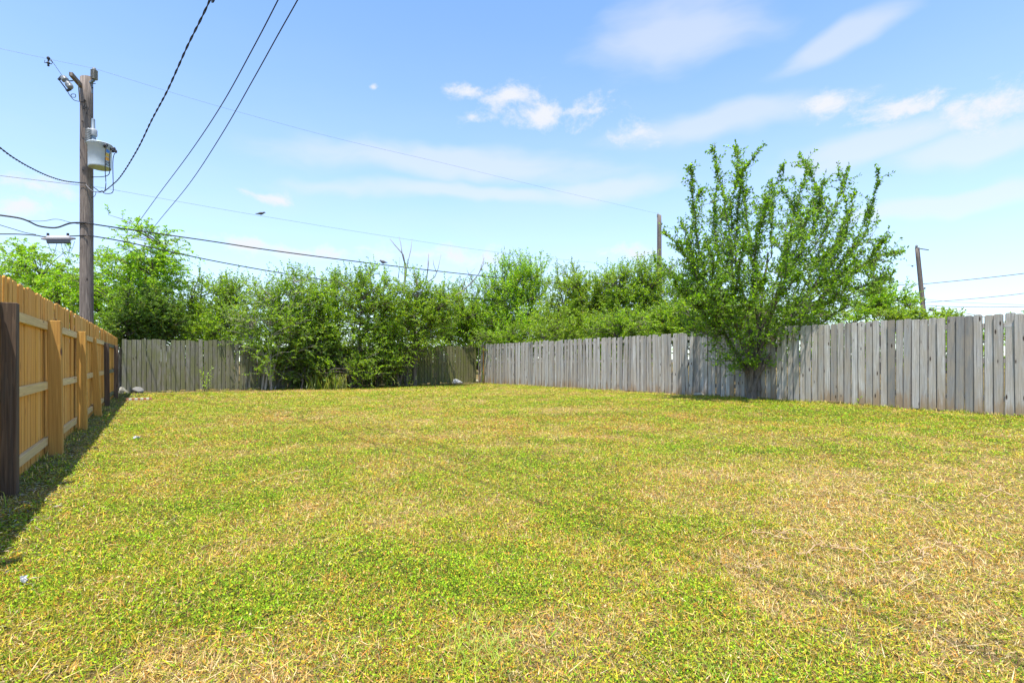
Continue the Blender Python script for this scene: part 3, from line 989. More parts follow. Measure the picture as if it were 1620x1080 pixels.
tree('feathery_tree', 'loose feathery tree showing gaps of sky right of the dark shrub', gp(345, 21.5),
     [ell(330, 490, 21.5, 48, 52, 1.2, .9), ell(375, 478, 21.5, 42, 48, 1.2, .9), ell(345, 535, 20.6, 64, 34, 1.1, 1.3), ell(300, 500, 21.8, 22, 40, .8, .5)],
     8, 300, 4, (.4, .8), (.085, .05), 15, .7, .35, .1, .08, seed=23, group=gb)
tree('pale_stem_tree', 'leafy tree with thin pale stems rising in front of the leaning fence panel', gp(424, 19.35),
     [ell(430, 500, 19.6, 52, 62, 1.2, 1.1), ell(470, 468, 20, 42, 40, 1.1, .9), ell(400, 545, 19.4, 30, 32, .8, .5), ell(425, 570, 19.3, 22, 26, .6, .3), ell(465, 530, 19.6, 48, 52, 1.0, .9), ell(385, 510, 19.8, 34, 52, 1, .6)],
     7, 340, 4, (.35, .75), (.08, .047), 16, .6, .4, .1, .045, bark='barkpale', seed=24, stems=5, spread=.16, group=gb, limb_shrink=.85)
tree('deep_green_shrub', 'low dark green shrub at the foot of the bushes along the back fence', gp(478, 20.1),
     [ell(475, 575, 20.1, 48, 32, .7, 1), ell(500, 555, 20.3, 45, 32, .8, 1)],
     9, 210, 4, (.2, .45), (.08, .05), 16, .3, .6, .15, .04, seed=25, greens=DARK, stems=4, spread=.25, group=gb, cat='shrub')
tree('broad_bush', 'broad bright green overgrown tree in the centre of the back fence', gp(560, 21.0),
     [ell(540, 500, 21, 62, 62, 1.5, 1.2), ell(590, 480, 21, 46, 52, 1.4, 1), ell(520, 460, 21.3, 36, 26, 1.1, .5), ell(570, 555, 20.6, 62, 40, 1, .8), ell(545, 588, 20.0, 58, 22, .7, .7), ell(500, 520, 20.6, 50, 50, 1.1, .9)],
     11, 470, 4, (.35, .85), (.085, .05), 16, .6, .45, .12, .08, seed=26, stems=4, spread=.3, group=gb)
tree('overhanging_bush', 'green tree with yellow green sprays overhanging the olive fence panel', gp(640, 22.0),
     [ell(640, 500, 22, 52, 58, 1.4, 1.1), ell(620, 540, 21.4, 46, 44, 1.1, .8), ell(680, 510, 22.2, 46, 46, 1.2, .9), ell(655, 455, 22.3, 36, 26, 1, .5), ell(605, 585, 20.9, 36, 24, .6, .5), ell(700, 480, 22.4, 44, 40, 1.1, .8)],
     10, 390, 4, (.4, .85), (.085, .05), 16, .5, .5, .2, .07, seed=27, stems=4, spread=.3, group=gb, yellow=.12,
     spray=[P(690, 545, 21.6), P(700, 535, 21.8), P(665, 555, 21.4), P(640, 565, 21.2), P(590, 575, 20.6), P(710, 528, 22), P(585, 585, 20.4)])
tree('corner_tree', 'green tree standing just behind the back corner where the fences meet', gp(745, 27.5),
     [ell(725, 505, 27, 42, 46, 1.5, 1), ell(760, 500, 27, 42, 52, 1.5, 1), ell(740, 540, 26.8, 66, 30, 1.2, 1.2)],
     8, 330, 4, (.45, .9), (.10, .06), 15, .7, .4, .1, .09, seed=28, group=gb)
tree('upright_tree', 'upright bright green tree with pointed shoots behind the far end of the right fence', gp(815, 27.0),
     [ell(805, 470, 27, 50, 52, 1.6, 1.1), ell(840, 455, 27, 36, 46, 1.4, .9), ell(820, 525, 26, 75, 36, 1.5, 1.2)],
     9, 430, 4, (.5, 1.1), (.10, .058), 16, .95, .3, .05, .1, seed=29, greens=BRIGHT, group=gb)
tree('yellow_green_tree', 'yellow green bushy tree behind the middle of the left half of the right fence', gp(905, 24.0),
     [ell(905, 470, 24, 52, 46, 1.6, 1.1), ell(890, 515, 23.4, 56, 36, 1.4, 1.1), ell(945, 490, 24, 50, 48, 1.5, 1), ell(940, 525, 23, 52, 28, 1.2, .9)],
     9, 560, 4, (.35, .75), (.09, .052), 16, .5, .5, .1, .09, seed=30, greens=YEL, group=gb)
tree('hedge_tree', 'dense green tree behind the right fence left of the multi stemmed tree', gp(1005, 23.0),
     [ell(985, 460, 23, 46, 48, 1.4, 1), ell(1030, 465, 22.5, 50, 54, 1.4, 1.1), ell(1010, 512, 22, 76, 34, 1.3, 1.2), ell(1075, 490, 21.5, 46, 44, 1.2, .8)],
     10, 560, 4, (.35, .8), (.085, .05), 16, .6, .45, .1, .09, seed=31, group=gb)
tree('rear_shrub', 'green shrub showing beyond the multi stemmed tree above the right fence', gp(1150, 19.5),
     [ell(1140, 500, 19.5, 60, 38, 1.2, 1), ell(1230, 500, 19.0, 50, 26, 1, .7), ell(1300, 500, 18.5, 50, 20, .9, .5)],
     8, 220, 4, (.3, .65), (.08, .046), 15, .5, .5, .1, .06, seed=32, greens=YEL, stems=4, spread=.3, group='shrubs behind the right fence', cat='shrub')
tree('small_tree', 'small bright green tree rising above the right fence beside the leaning pole', gp(1400, 20.0),
     [ell(1390, 478, 20, 46, 30, 1, 1), ell(1425, 490, 20, 36, 18, .8, .6), ell(1360, 498, 19.5, 40, 16, .8, .6)],
     7, 150, 4, (.3, .6), (.085, .05), 14, .5, .5, .1, .06, seed=33, greens=BRIGHT, group='shrubs behind the right fence')
tree('vine_shrub', 'low yellow green shrub just topping the right fence below the leaning pole', gp(1470, 16.5),
     [ell(1470, 502, 16.5, 60, 9, .5, 1), ell(1420, 504, 16.5, 50, 12, .5, .8)],
     8, 110, 4, (.15, .35), (.07, .042), 12, .3, .5, .1, .03, seed=34, greens=YEL, stems=5, spread=.5, group='shrubs behind the right fence', cat='shrub')
for i, (px, py, Y, rx, ry, lab) in enumerate(((800, 540, 24.5, 60, 26, 'low shrub just behind the right fence next to the back corner'), (900, 532, 21.8, 60, 30, 'low shrub just behind the right fence under the yellow green tree'),
                                              (990, 524, 19.6, 56, 32, 'low shrub just behind the right fence under the dense green tree'), (1075, 515, 17.6, 52, 34, 'low shrub behind the right fence at the left edge of the multi stemmed tree'))):
    tree('fence_shrub', lab, gp(px, Y), [ell(px, py, Y, rx, ry, .8, 1), ell(px + 20, py + 22, Y, rx, 22, .7, .6)], 7, 170, 4, (.25, .55), (.08, .046), 14, .5, .5, .1, .05, seed=70 + i, greens=YEL if i == 1 else GREENS, stems=4, spread=.3, group='shrubs behind the right fence', cat='shrub')
# farther trees that close the view between the near ones
for i, (px, top, Y, rx, lab) in enumerate(((330, 485, 40, 60, 'distant tree seen through gaps left of the central bushes'), (480, 478, 44, 80, 'distant tree hidden behind the pale stemmed tree'),
                                       (640, 480, 42, 80, 'distant tree hidden behind the overhanging bush'), (760, 480, 45, 60, 'distant tree behind the back fence corner'), (1180, 490, 38, 80, 'distant tree low behind the multi stemmed tree'), (960, 500, 42, 110, 'distant tree low behind the yellow green tree'), (1330, 513, 44, 110, 'distant low tree hidden behind the small tree at right'),
    (1500, 515, 46, 110, 'distant low tree below the blue sign behind the right fence'), (1660, 490, 46, 70, 'distant tree at the right edge just topping the fence'))):
    tree('distant_tree', lab, gp(px, Y), [ell(px, (top + 560) / 2, Y, rx, (560 - top) / 2, 2.5, 1), ell(px, 572, Y - .5, rx * .95, 18, 2, 1)], 8, 220, 4, (.6, 1.2), (.19, .12), 13, .5, .5, .1, .14, seed=50 + i, group='distant trees beyond the alley')


def hero_tree():
    """vase of many upright shoots, small leaves set close along each shoot"""
    rng = np.random.default_rng(77)
    Y0 = 13.35
    base = ARR(gp(1190, Y0)); bx = base
    tips_px = [(1125, 234, -.4), (1092, 268, -.8), (1108, 300, .3), (1167, 230, .2), (1178, 262, -.6), (1197, 240, -.5), (1262, 243, .4), (1240, 262, -.3), (1280, 262, .7), (1232, 300, .9),
               (1330, 255, .2), (1312, 282, -.7), (1348, 262, .8), (1390, 268, -.2), (1378, 330, .6), (1420, 398, .2), (1400, 378, -.7), (1382, 420, .8), (1075, 352, -.2), (1054, 368, -.8), (1036, 412, .4),
               (1150, 330, 1.2), (1210, 320, -1.2), (1290, 330, -1.3), (1340, 360, 1.1), (1120, 380, -1.3), (1090, 420, .9), (1360, 400, -1.2), (1180, 380, -1.6), (1250, 370, -1.7), (1310, 400, -1.6),
               (1225, 280, .1), (1300, 300, .2), (1140, 290, .6), (1355, 300, .1), (1068, 440, -.5), (1405, 440, .3), (1100, 470, -1.1), (1340, 450, -1.2), (1270, 430, -1.8), (1210, 440, -1.9), (1150, 440, -1.7),
               (1120, 500, -.9), (1290, 490, -1.2), (1330, 470, .3), (1150, 520, -.9), (1130, 545, -.3), (1265, 520, -.9), (1290, 545, -.25)]
    tips = ARR([ARR(P(x, y, Y0 + d)) for x, y, d in tips_px]); n = len(tips)
    h = tips[:, 2] - base[2]
    wood = Wood()
    # first order limbs, each forking into several leaders
    fk_px = [(1150, 470, -.3), (1165, 420, .4), (1190, 440, -.5), (1215, 400, .3), (1245, 440, -.6), (1265, 405, .2), (1290, 450, .5), (1305, 470, -.4), (1125, 490, .2), (1225, 490, -.8), (1170, 520, -.5), (1255, 520, -.4)]
    fk = ARR([ARR(P(x, y, Y0 + d)) for x, y, d in fk_px]); nfk = len(fk)
    sb = base + np.concatenate([rng.normal(0, .05, (nfk, 2)), np.full((nfk, 1), .2)], 1)
    cm = sb + (fk - sb) * ARR([.25, .25, .5]) + rng.normal(0, .12, fk.shape) * ARR([1, 1, .4])
    mains = bez(sb, cm, fk, 10); mains[:, 2:-1] += rng.normal(0, .022, mains[:, 2:-1].shape)
    wood.tubes(mains, .05 + .015 * rng.random(nfk), .024, 7)
    dd = np.linalg.norm((tips[:, None] - fk[None]) * ARR([1.5, .6, .5]), axis=2) + np.where(fk[None, :, 2] > tips[:, None, 2] - .35, 3, 0) + rng.random((n, nfk)) * .5
    own = np.argmin(dd, 1)
    st = np.empty((n, 3)); tdir = np.empty((n, 3))
    for q in range(n):
        k_ = 9 - int(rng.integers(0, 4)); st[q] = mains[own[q], k_]; tdir[q] = norm((mains[own[q], min(k_ + 1, 9)] - mains[own[q], k_ - 1])[None])[0]
    LL = np.linalg.norm(tips - st, axis=1)[:, None]
    ctrl = st + tdir * LL * .35 + (tips - st) * ARR([.35, .35, .15]) + rng.normal(0, .12, tips.shape) * LL * ARR([1, 1, .3])
    limbs = bez(st, ctrl, tips, 14)
    tt = np.linspace(0, 1, 14)[None, :, None]
    ph = rng.random((n, 1, 3)) * 6.283; fq = 3 + 6 * rng.random((n, 1, 3)); am = (.05 + .10 * rng.random((n, 1, 1))) * ARR([1, 1, .3])
    limbs = limbs + am * (np.sin(ph + fq * tt) - np.sin(ph)) * tt * (1.3 - tt); limbs[:, 2:-1] += rng.normal(0, .018, limbs[:, 2:-1].shape)
    wood.tubes(limbs, .016 + .010 * rng.random(n), .004, 5)
    # short gnarled trunk of several fused stems
    for k in range(6):
        a = k / 6 * 6.283
        p = np.stack([base + ARR([math.cos(a) * .075, math.sin(a) * .075, -.15]), base + ARR([math.cos(a) * .06, math.sin(a) * .06, .2]), base + ARR([math.cos(a) * .10, math.sin(a) * .09, .55]),
                      base + ARR([math.cos(a) * .26, math.sin(a) * .22, .95])])[None]
        wood.tubes(p, .075, .04, 7)
    # side shoots
    S, D, Ln = [], [], []
    for i in range(n):
        L_ = np.linalg.norm(tips[i] - st[i])
        vig = .5 + .9 * rng.random(); m = int((13 + 12.0 * L_) * vig)
        t = .04 + .95 * rng.random(m) ** .8
        q = t * 13; k = np.clip(q.astype(int), 0, 12); fr = (q - k)[:, None]
        p = limbs[i, k] * (1 - fr) + limbs[i, k + 1] * fr
        tan = norm(limbs[i, k + 1] - limbs[i, k])
        d = norm(tan * .8 + rng.normal(0, .6, (m, 3)) + ARR([0, 0, .2]))
        S.append(p); D.append(d); Ln.append((.25 + .62 * rng.random(m)) * np.clip(1.25 - t * .85, .32, 1))
    S, D, Ln = np.concatenate(S), np.concatenate(D), np.concatenate(Ln)
    E = S + D * Ln[:, None]; C = (S + E) / 2 + rng.normal(0, .02, S.shape)
    tw = bez(S, C, E, 4); wood.tubes(tw, .006, .002, 3)
    # loose cloud of twigs between the leaders
    lob = [ell(1235, 390, Y0, 150, 100, 1.7), ell(1200, 485, Y0 - .3, 120, 60, 1.2), ell(1310, 445, Y0, 95, 60, 1.5), ell(1125, 430, Y0, 75, 70, 1.4), ell(1165, 555, Y0 - .3, 55, 42, .5), ell(1245, 545, Y0 - .3, 48, 36, .5), ell(1120, 500, Y0 - .2, 45, 40, .7)]
    nf = (105, 90, 60, 65, 40, 22, 40); FP = []
    for (c_, r_, _), q in zip(lob, nf):
        FP.append(c_ + norm(rng.normal(size=(q, 3))) * r_ * (rng.random((q, 1)) ** .45))
    FP = np.concatenate(FP); FP[:, 2] = np.maximum(FP[:, 2], base[2] + .45)
    lp_ = np.concatenate([limbs[:, 1:].reshape(-1, 3), mains[:, 3:].reshape(-1, 3)])
    ds = np.linalg.norm(FP[:, None] - lp_[None], axis=2) + np.where(lp_[None, :, 2] > FP[:, None, 2], .8, 0)
    s_ = lp_[np.argmin(ds, 1)]; far_ = np.linalg.norm(FP - s_, axis=1)
    FP = s_ + (FP - s_) * np.minimum(1, .9 / np.maximum(far_, .01))[:, None]
    wood.tubes(bez(s_, (s_ + FP) / 2 + ARR([0, 0, .06]) + rng.normal(0, .04, FP.shape), FP, 5), .008, .003, 3)
    q3 = 3; S2 = np.repeat(FP, q3, 0) - np.repeat(FP - s_, q3, 0) * (rng.random((len(FP) * q3, 1)) * .6)
    D2 = norm(np.repeat(norm(FP - s_), q3, 0) * .5 + ARR([0, 0, .45]) + rng.normal(0, .5, S2.shape)); L2 = .2 + .32 * rng.random(len(S2))
    E2 = S2 + D2 * L2[:, None]; wood.tubes(np.stack([S2, (S2 + E2) / 2 + rng.normal(0, .012, S2.shape), E2], 1), .005, .002, 3)
    S = np.concatenate([S, S2]); E = np.concatenate([E, E2]); D = np.concatenate([D, D2])
    pos, tan = [], []
    lv = 13
    t = np.linspace(.1, 1, lv)[None, :, None]
    pos.append((S[:, None] + (E - S)[:, None] * t).reshape(-1, 3)); tan.append(np.repeat(D, lv, 0))
    # leaves close along the upper half of the leading shoots
    for i in range(n):
        L_ = np.linalg.norm(tips[i] - st[i]); m = int(120 * L_ * .6)
        t = (.3 + .7 * rng.random(m)) * 13; k = np.clip(t.astype(int), 0, 12); fr = (t - k)[:, None]
        pos.append(limbs[i, k] * (1 - fr) + limbs[i, k + 1] * fr); tan.append(norm(limbs[i, k + 1] - limbs[i, k]))
    pos = np.concatenate(pos) ; tan = np.concatenate(tan)
    # sparse inner leaves: the crown's middle shows its branches
    m = len(pos)
    pos = pos + rng.normal(0, .012, pos.shape)
    az = rng.normal(size=(m, 3)); side = norm(az - tan * (az * tan).sum(1, keepdims=True))
    ax = tan * .55 + side * .85
    nrm = np.cross(ax, rng.normal(size=(m, 3))) * .8 + ARR([0, 0, .8])
    ln = .071 * (.6 + .7 * rng.random(m)); wd = ln * .62
    gr = ARR([[.18, .32, .02], [.24, .42, .02], [.14, .24, .03], [.32, .50, .025], [.17, .25, .07]])
    g = gr[rng.integers(0, 5, m)] * (.75 + .5 * rng.random((m, 1)))
    o = thing('multi_stemmed_tree', 'tall vase shaped tree with many upright leafy shoots in front of the right fence', 'tree', tuple(base))
    link('trunk', wood.mesh('trunk', base), M['bark'], o, tuple(base))
    link('crown', leaf_mesh('crown', pos, ax, nrm, ln, wd, g, base), M['leaf'], o, tuple(base))


hero_tree()


def dead_tree():
    base = Vector(gp(660, 24.0)); Y = 24.0
    o = thing('dead_tree', 'bare dead branches poking above the central bushes', 'tree', tuple(base))
    b = MB()
    def q(x, y, d=0): return P(x, y, Y + d)
    fork = q(655, 500)
    b.tube([base - Vector((0, 0, .2)), (base + fork) / 2 + Vector((.08, 0, 0)), fork], [.11, .09, .07], 7)
    brs = [([(655, 500), (640, 455), (641, 420), (638, 403), (625, 388), (617, 378)], .05), ([(641, 420), (636, 400), (634, 385), (631, 374)], .03), ([(640, 455), (644, 420), (650, 395), (652, 378)], .028), ([(630, 440), (632, 424), (632, 407)], .02),
           ([(655, 500), (668, 460), (675, 440), (678, 415), (678, 402)], .045), ([(672, 450), (688, 438), (693, 425), (698, 402)], .026), ([(690, 430), (686, 418), (685, 410)], .016), ([(675, 440), (677, 425), (676, 408)], .018),
           ([(655, 500), (700, 478), (730, 462), (748, 445), (758, 432), (766, 408)], .05), ([(748, 445), (740, 430), (738, 424)], .018), ([(730, 462), (737, 440), (752, 424)], .022), ([(758, 432), (765, 418), (764, 402)], .018), ([(725, 462), (728, 440), (727, 427)], .018)]
    rr = random.Random(3)
    for pts, r in brs:
        n = len(pts)
        b.tube([q(x, y, rr.uniform(-.15, .15) if 0 < i < n else 0) for i, (x, y) in enumerate(pts)], [r * (1 - .75 * i / (n - 1)) for i in range(n)], 6)
    b.obj('branch', M['deadwood'], o, tuple(base), True)


dead_tree()


def small_plant(name, label, base, h, n_stem, leaves, leaf, greens, seed, cat='plant', group=None, lean=.35, yellow=.0):
    rng = np.random.default_rng(seed); base = ARR(base)
    o = thing(name, label, cat, tuple(base), group)
    w = Wood()
    d = norm(np.concatenate([rng.normal(0, lean, (n_stem, 2)), np.ones((n_stem, 1))], 1))
    hh = h * (.55 + .45 * rng.random(n_stem)); hh[0] = h
    s0 = np.repeat(base[None] - ARR([[0, 0, .03]]), n_stem, 0) + np.concatenate([rng.normal(0, .02, (n_stem, 2)), np.zeros((n_stem, 1))], 1)
    e = s0 + d * hh[:, None]
    c = (s0 + e) / 2 + rng.normal(0, .03, e.shape) * h
    st = bez(s0, c, e, 6); w.tubes(st, .006, .002, 4)
    t = (.2 + .8 * np.linspace(0, 1, leaves))[None, :, None]
    pos = ((1 - t) ** 2 * s0[:, None] + 2 * t * (1 - t) * c[:, None] + t * t * e[:, None]).reshape(-1, 3); m = len(pos)
    ax = rng.normal(size=(m, 3)); ax[:, 2] = np.abs(ax[:, 2]) * .4 + .1
    nrm = ARR([0, 0, 1.]) + rng.normal(0, .5, (m, 3))
    ln = leaf * (.6 + .7 * rng.random(m))
    g = greens[rng.integers(0, len(greens), m)] * (.8 + .4 * rng.random((m, 1)))
    link('stem', w.mesh('stem', base), M['bark'], o, tuple(base))
    link('foliage', leaf_mesh('foliage', pos, ax, nrm, ln, ln * .5, g, base), M['leaf'], o, tuple(base))


small_plant('sapling', 'bright yellow green sapling standing before the mossy back fence panel', gp(324, 18.3), .92, 6, 14, .08, YEL * 1.3, 1, 'sapling')
small_plant('weed', 'spindly pale weed in front of the olive back fence panel', gp(648, 21.6), .72, 5, 12, .07, YEL * 1.2, 2, 'weed')
small_plant('weed', 'small vine climbing the orange board in the back corner', gp(764, 24.2), 1.0, 4, 14, .07, GREENS, 3, 'weed', lean=.08)
for i, (px, py, lab) in enumerate(((670, 606, 'dark low weed at the foot of the olive fence panel'), (742, 604, 'small green weed left of the back corner'), (1037, 613, 'small weed at the foot of the grey right fence'), (372, 612, 'low weed at the foot of the leaning fence panel'),
                               (395, 614, 'low weed below the leaning panel beside the pale stems'), (1352, 640, 'small weed at the fence foot right of the multi stemmed tree'), (700, 604, 'thin weed beside the white plastic bag'), (850, 609, 'tiny weed at the foot of the right fence near the back corner'))):
    p = G(px, py)
    small_plant('weed', lab, p, .22 + .1 * (i % 3), 7, 7, .07, DARK if i in (0, 3, 4) else GREENS, 20 + i, 'weed', lean=.6)
# long fronds at the foot of the middle bushes
rg = np.random.default_rng(8)
fp = [gp(500 + 9 * k, 19.8 + .1 * (k % 3)) for k in range(5)]
o = link('frond_clump', blades(fp, 60, .35, .95, .012, [(.22, .30, .06), (.30, .34, .10), (.18, .26, .05), (.36, .34, .16)], rg, .18, .9), M['leaf'])
finish(o, 'clump of long pale green grassy fronds below the central bushes', 'plant')
for k, (px, py, n_, hm, lab) in enumerate(((560, 1040, 60, .12, 'taller grass tuft at the very bottom left of centre'), (760, 1030, 170, .15, 'large bright green grass tuft at the bottom centre'), (1140, 1062, 110, .12, 'green grass tuft at the bottom right of centre'), (480, 995, 60, .06, 'low leafy green tuft at the lower left'))):
    p = G(px, py)
    o = link('grass_tuft', blades([p], n_, hm * .25, hm * .55, .0017, [(.20, .34, .03), (.28, .40, .05), (.34, .40, .05), (.36, .42, .06), (.30, .40, .04)], rg, .10, 1.5), M['grass'])
    finish(o, lab, 'grass tuft', 'taller tufts in the lawn', 'stuff')


# scattered dead twigs, leaf litter and dry clippings under the bushes and along the cedar fence
def litter_strip():
    rng = np.random.default_rng(31)
    n1, n2 = 14000, 24000
    u = np.concatenate([rng.uniform(-1, 12.4, n1), U_LEFT + np.abs(rng.normal(0, .22, n2))])
    v = np.concatenate([V_BACK - np.abs(rng.normal(0, .32, n1)), rng.uniform(2, 21.5, n2)])
    x = u * U.x + v * V.x; y = u * U.y + v * V.y; n = len(x)
    az = rng.random(n) * 6.283; ln = .02 + .06 * rng.random(n) ** 2; wd = np.where(rng.random(n) < .6, .003, .010)
    pos = np.stack([x, y, gz(x, y) + .006 + .02 * rng.random(n)], -1)
    ax = np.stack([np.cos(az), np.sin(az), rng.normal(.08, .12, n)], -1)
    pal = ARR([[.30, .24, .15], [.20, .15, .09], [.38, .33, .22], [.12, .09, .06], [.24, .25, .10], [.42, .38, .30]])
    c = pal[rng.integers(0, 6, n)] * (.7 + .6 * rng.random((n, 1)))
    o = link('leaf_litter', leaf_mesh('leaf_litter', pos, ax, ARR([0, 0, 1.]) + rng.normal(0, .3, (n, 3)), ln, wd, c, (0, 0, 0)), M['grass'])
    finish(o, 'grey brown leaf litter and clippings along the foot of the fences', 'leaf litter', kind='stuff')


litter_strip()


def fence_grass():
    rng = np.random.default_rng(44); pts = []
    for v in rng.uniform(-1, 21.4, 260): pts.append((*xy_of(U_RIGHT - .03 - abs(rng.normal(0, .05)), v), 0))
    for u in rng.uniform(-.9, 12.4, 130): pts.append((*xy_of(u, V_BACK - .05 - abs(rng.normal(0, .22))), 0))
    for v in rng.uniform(2, 21, 120): pts.append((*xy_of(U_LEFT + .04 + abs(rng.normal(0, .08)), v), 0))
    o = link('fence_line_grass', blades(pts, 12, .03, .12, .003, [(.25, .36, .03), (.45, .42, .06), (.70, .52, .2), (.62, .42, .12), (.18, .26, .03)], rng, .05, 1.0), M['grass'])
    finish(o, 'untrimmed grass growing along the foot of the fences', 'grass', kind='stuff')


fence_grass()


# ------------------------------------------------------------------ utility poles
def pole_mesh(h, r0, r1, seed, n=14, rings=14):
    rng = random.Random(seed); vs, fs = [], []
    for i in range(rings + 1):
        t = i / rings; r = r0 + (r1 - r0) * t
        for k in range(n):
            a = 2 * math.pi * k / n; rr = r * (1 + rng.uniform(-.012, .012))
            vs.append((math.cos(a) * rr, math.sin(a) * rr, t * h + (.03 * math.cos(a - .6) if i == rings else 0)))
    for i in range(rings):
        for k in range(n):
            k2 = (k + 1) % n; fs.append((i * n + k, i * n + k2, (i + 1) * n + k2, (i + 1) * n + k))
    fs.append(tuple(range(rings * n, rings * n + n)))
    me = bpy.data.meshes.new('shaft'); me.from_pydata(vs, [], fs)
    me.polygons.foreach_set('use_smooth', [True] * (len(me.polygons) - 1) + [False]); me.update()
    return me


PY = 17.05
PB = Vector(gp(137, PY)); POLE2 = Vector(gp(1043, 33.0))
Q = lambda x, y, dy=0.0: P(x, y, PY + dy)


def main_pole():
    t = thing('utility_pole', 'tall wooden utility pole with transformer behind the cedar fence at left', 'utility pole', tuple(PB))
    top = P(137, 123, PY).z
    link('shaft', pole_mesh(top - PB.z + .5, .192, .172, 4), M['pole'], t, PB - Vector((0, 0, .5)))
    # wooden arm reaching towards the camera, with its steel brace
    b = MB(); b.bar(Q(129, 137, -.1), Q(112, 117, -.75), .095, .115); b.obj('cross_arm', M['pole'], t, Q(129, 137, -.1))
    b = MB(); b.bar(Q(124, 130, -.42), Q(126, 160, -.17), .03, .012); b.obj('arm_brace', M['steel'], t, Q(126, 160, -.17))
    # line post insulator on a bracket at the top
    c = Q(149, 126, -.05); b = MB(); prof = []
    for i in range(7):
        prof += [(.062, i * .044), (.10, i * .044 + .012), (.10, i * .044 + .022), (.062, i * .044 + .038)]
    prof += [(.05, .315), (.055, .335), (.04, .37), (.015, .375)]
    b.lathe(c, prof, 16); ins = b.obj('insulator', M['porcelain'], t, c, True)
    b = MB(); b.bar(Q(142, 131, -.05), c + Vector((0, 0, -.02)), .07, .05); b.bar(Q(145, 128), Q(145, 148), .05, .05, (0, 1, 0)); b.obj('insulator_bracket', M['bluegrey'], t, c)
    b = MB(); b.tube([Q(144, 132), Q(151, 132.5)], .012, 6); b.tube([Q(144, 139), Q(147, 139)], .025, 6); b.tube([Q(134, 159, -.16), Q(134, 159, -.2)], .03, 8); b.tube([Q(131, 192, -.18), Q(130, 192, -.22)], .02, 8); b.tube([Q(131, 269, -.18), Q(131, 269, -.21)], .018, 8)
    b.tube([Q(138, 354, -.18), Q(138, 354, -.21)], .02, 8); b.obj('bolt', M['darkmetal'], t, Q(144, 139))
    # fuse cutout hung from the arm
    a0, a1 = Q(99, 121, -.95), Q(112.5, 139.5, -.9)
    d = (a1 - a0); L_ = d.length; d.normalize(); b = MB()
    b.lathe(a0, [(.03, -.02), (.05, 0), (.085, .03), (.09, .10), (.10, .12), (.085, .15), (.06, .17), (.06, .21), (.085, .24), (.095, .30), (.085, .34), (.095, L_ - .05), (.07, L_), (.03, L_ + .03)], 14, d)
    b.obj('cutout_insulator', M['porcelain'], t, a0, True)
    b = MB(); b.bar(Q(94, 127, -.95), Q(106, 143, -.92), .028, .028); b.bar(Q(98, 121, -.95), Q(92.5, 127, -.95), .05, .05); b.bar(Q(105, 144, -.92), Q(112, 141, -.9), .06, .05); b.bar(Q(107, 128.5, -.92), Q(115, 128, -.7), .035, .03)
    b.obj('fuse_tube', M['darkmetal'], t, Q(94, 127, -.95))
    # loop of lead wire from the cutout to the pole and down to the transformer
    def wire(pts, r=.011, name='lead_wire', mat='cable'):
        b = MB(); pts = [Vector(p) for p in pts]; out = []
        for i in range(len(pts) - 1):
            p0, p1, p2, p3 = pts[max(i - 1, 0)], pts[i], pts[i + 1], pts[min(i + 2, len(pts) - 1)]
            for k in range(5):
                s = k / 5
                out.append(.5 * ((2 * p1) + (p2 - p0) * s + (2 * p0 - 5 * p1 + 4 * p2 - p3) * s * s + (3 * p1 - p0 - 3 * p2 + p3) * s ** 3))
        out.append(pts[-1]); b.tube(out, r, 5); b.obj(name, M[mat], t, pts[0], True)
    wire([Q(107, 145, -.9), Q(112, 153, -.7), Q(119, 154, -.6), Q(119, 149.5, -.55), Q(113, 149.5, -.55), Q(113, 154, -.5), Q(118, 159, -.3), Q(127, 161, -.17)], .010)
    wire([Q(128, 161, -.17), Q(135, 163, -.2), Q(131, 172, -.2), Q(137, 170, -.2), Q(140, 171, -.2), Q(137, 180, -.2), Q(143, 183, -.16), Q(148, 190, -.1)], .009)
    # high voltage bushing, arrester
    tc_ = P(158, 246, 16.83)
    tb = P(158, 266, 16.83)
    c = P(147.5, 227, 16.83); b = MB()
    b.lathe(c, [(.075, 0), (.09, .02), (.09, .12), (.075, .14), (.07, .22), (.085, .24), (.10, .28), (.10, .42), (.085, .45), (.055, .47), (.05, .76), (.04, .78)], 14)
    b.obj('bushing', M['bluegrey'], t, c, True)
    b = MB(); b.lathe(c + Vector((0, 0, .24)), [(.105, 0), (.11, .02), (.11, .17), (.09, .21)], 14); b.obj('bushing_cap', M['polymer'], t, c, True)
    c = P(138.5, 227, 16.72); b = MB(); prof = [(.03, -.04)]
    for i in range(9): prof += [(.04, i * .052), (.085, i * .052 + .012), (.085, i * .052 + .02), (.04, i * .052 + .04)]
    prof += [(.03, .48)]
    b.lathe(c, prof, 14, (P(140.5, 204, 16.72) - c)); b.obj('arrester', M['polymer'], t, c, True)
    b = MB(); b.bar(P(138, 227, 16.72), P(142, 238, 16.8), .05, .06); b.bar(P(140, 240, 16.9), P(146, 240, 16.85), .06, .12); b.bar(P(140, 260, 16.9), P(146, 260, 16.85), .06, .12); b.obj('mounting_bracket', M['steel'], t, P(142, 238, 16.8))
    # transformer tank
    o = thing('transformer', None, None, (0, 0, 0)); o.parent = t; o.location = tb - PB
    r = .305; hgt = P(158, 229, 16.83).z - tb.z
    b = MB(); b.lathe(tb, [(r - .03, .0), (r - .01, .0), (r - .004, .02), (r, .06), (r, hgt - .05), (r + .012, hgt - .045), (r + .012, hgt - .02), (r, hgt - .015)], 40)
    b.obj('tank', M['tank'], o, tb, True)
    b = MB(); b.lathe(tb + Vector((0, 0, hgt - .018)), [(r + .03, 0), (r + .035, .015), (r + .02, .04), (r * .7, .075), (.05, .085)], 40); b.obj('lid', M['tank'], o, tb, True)
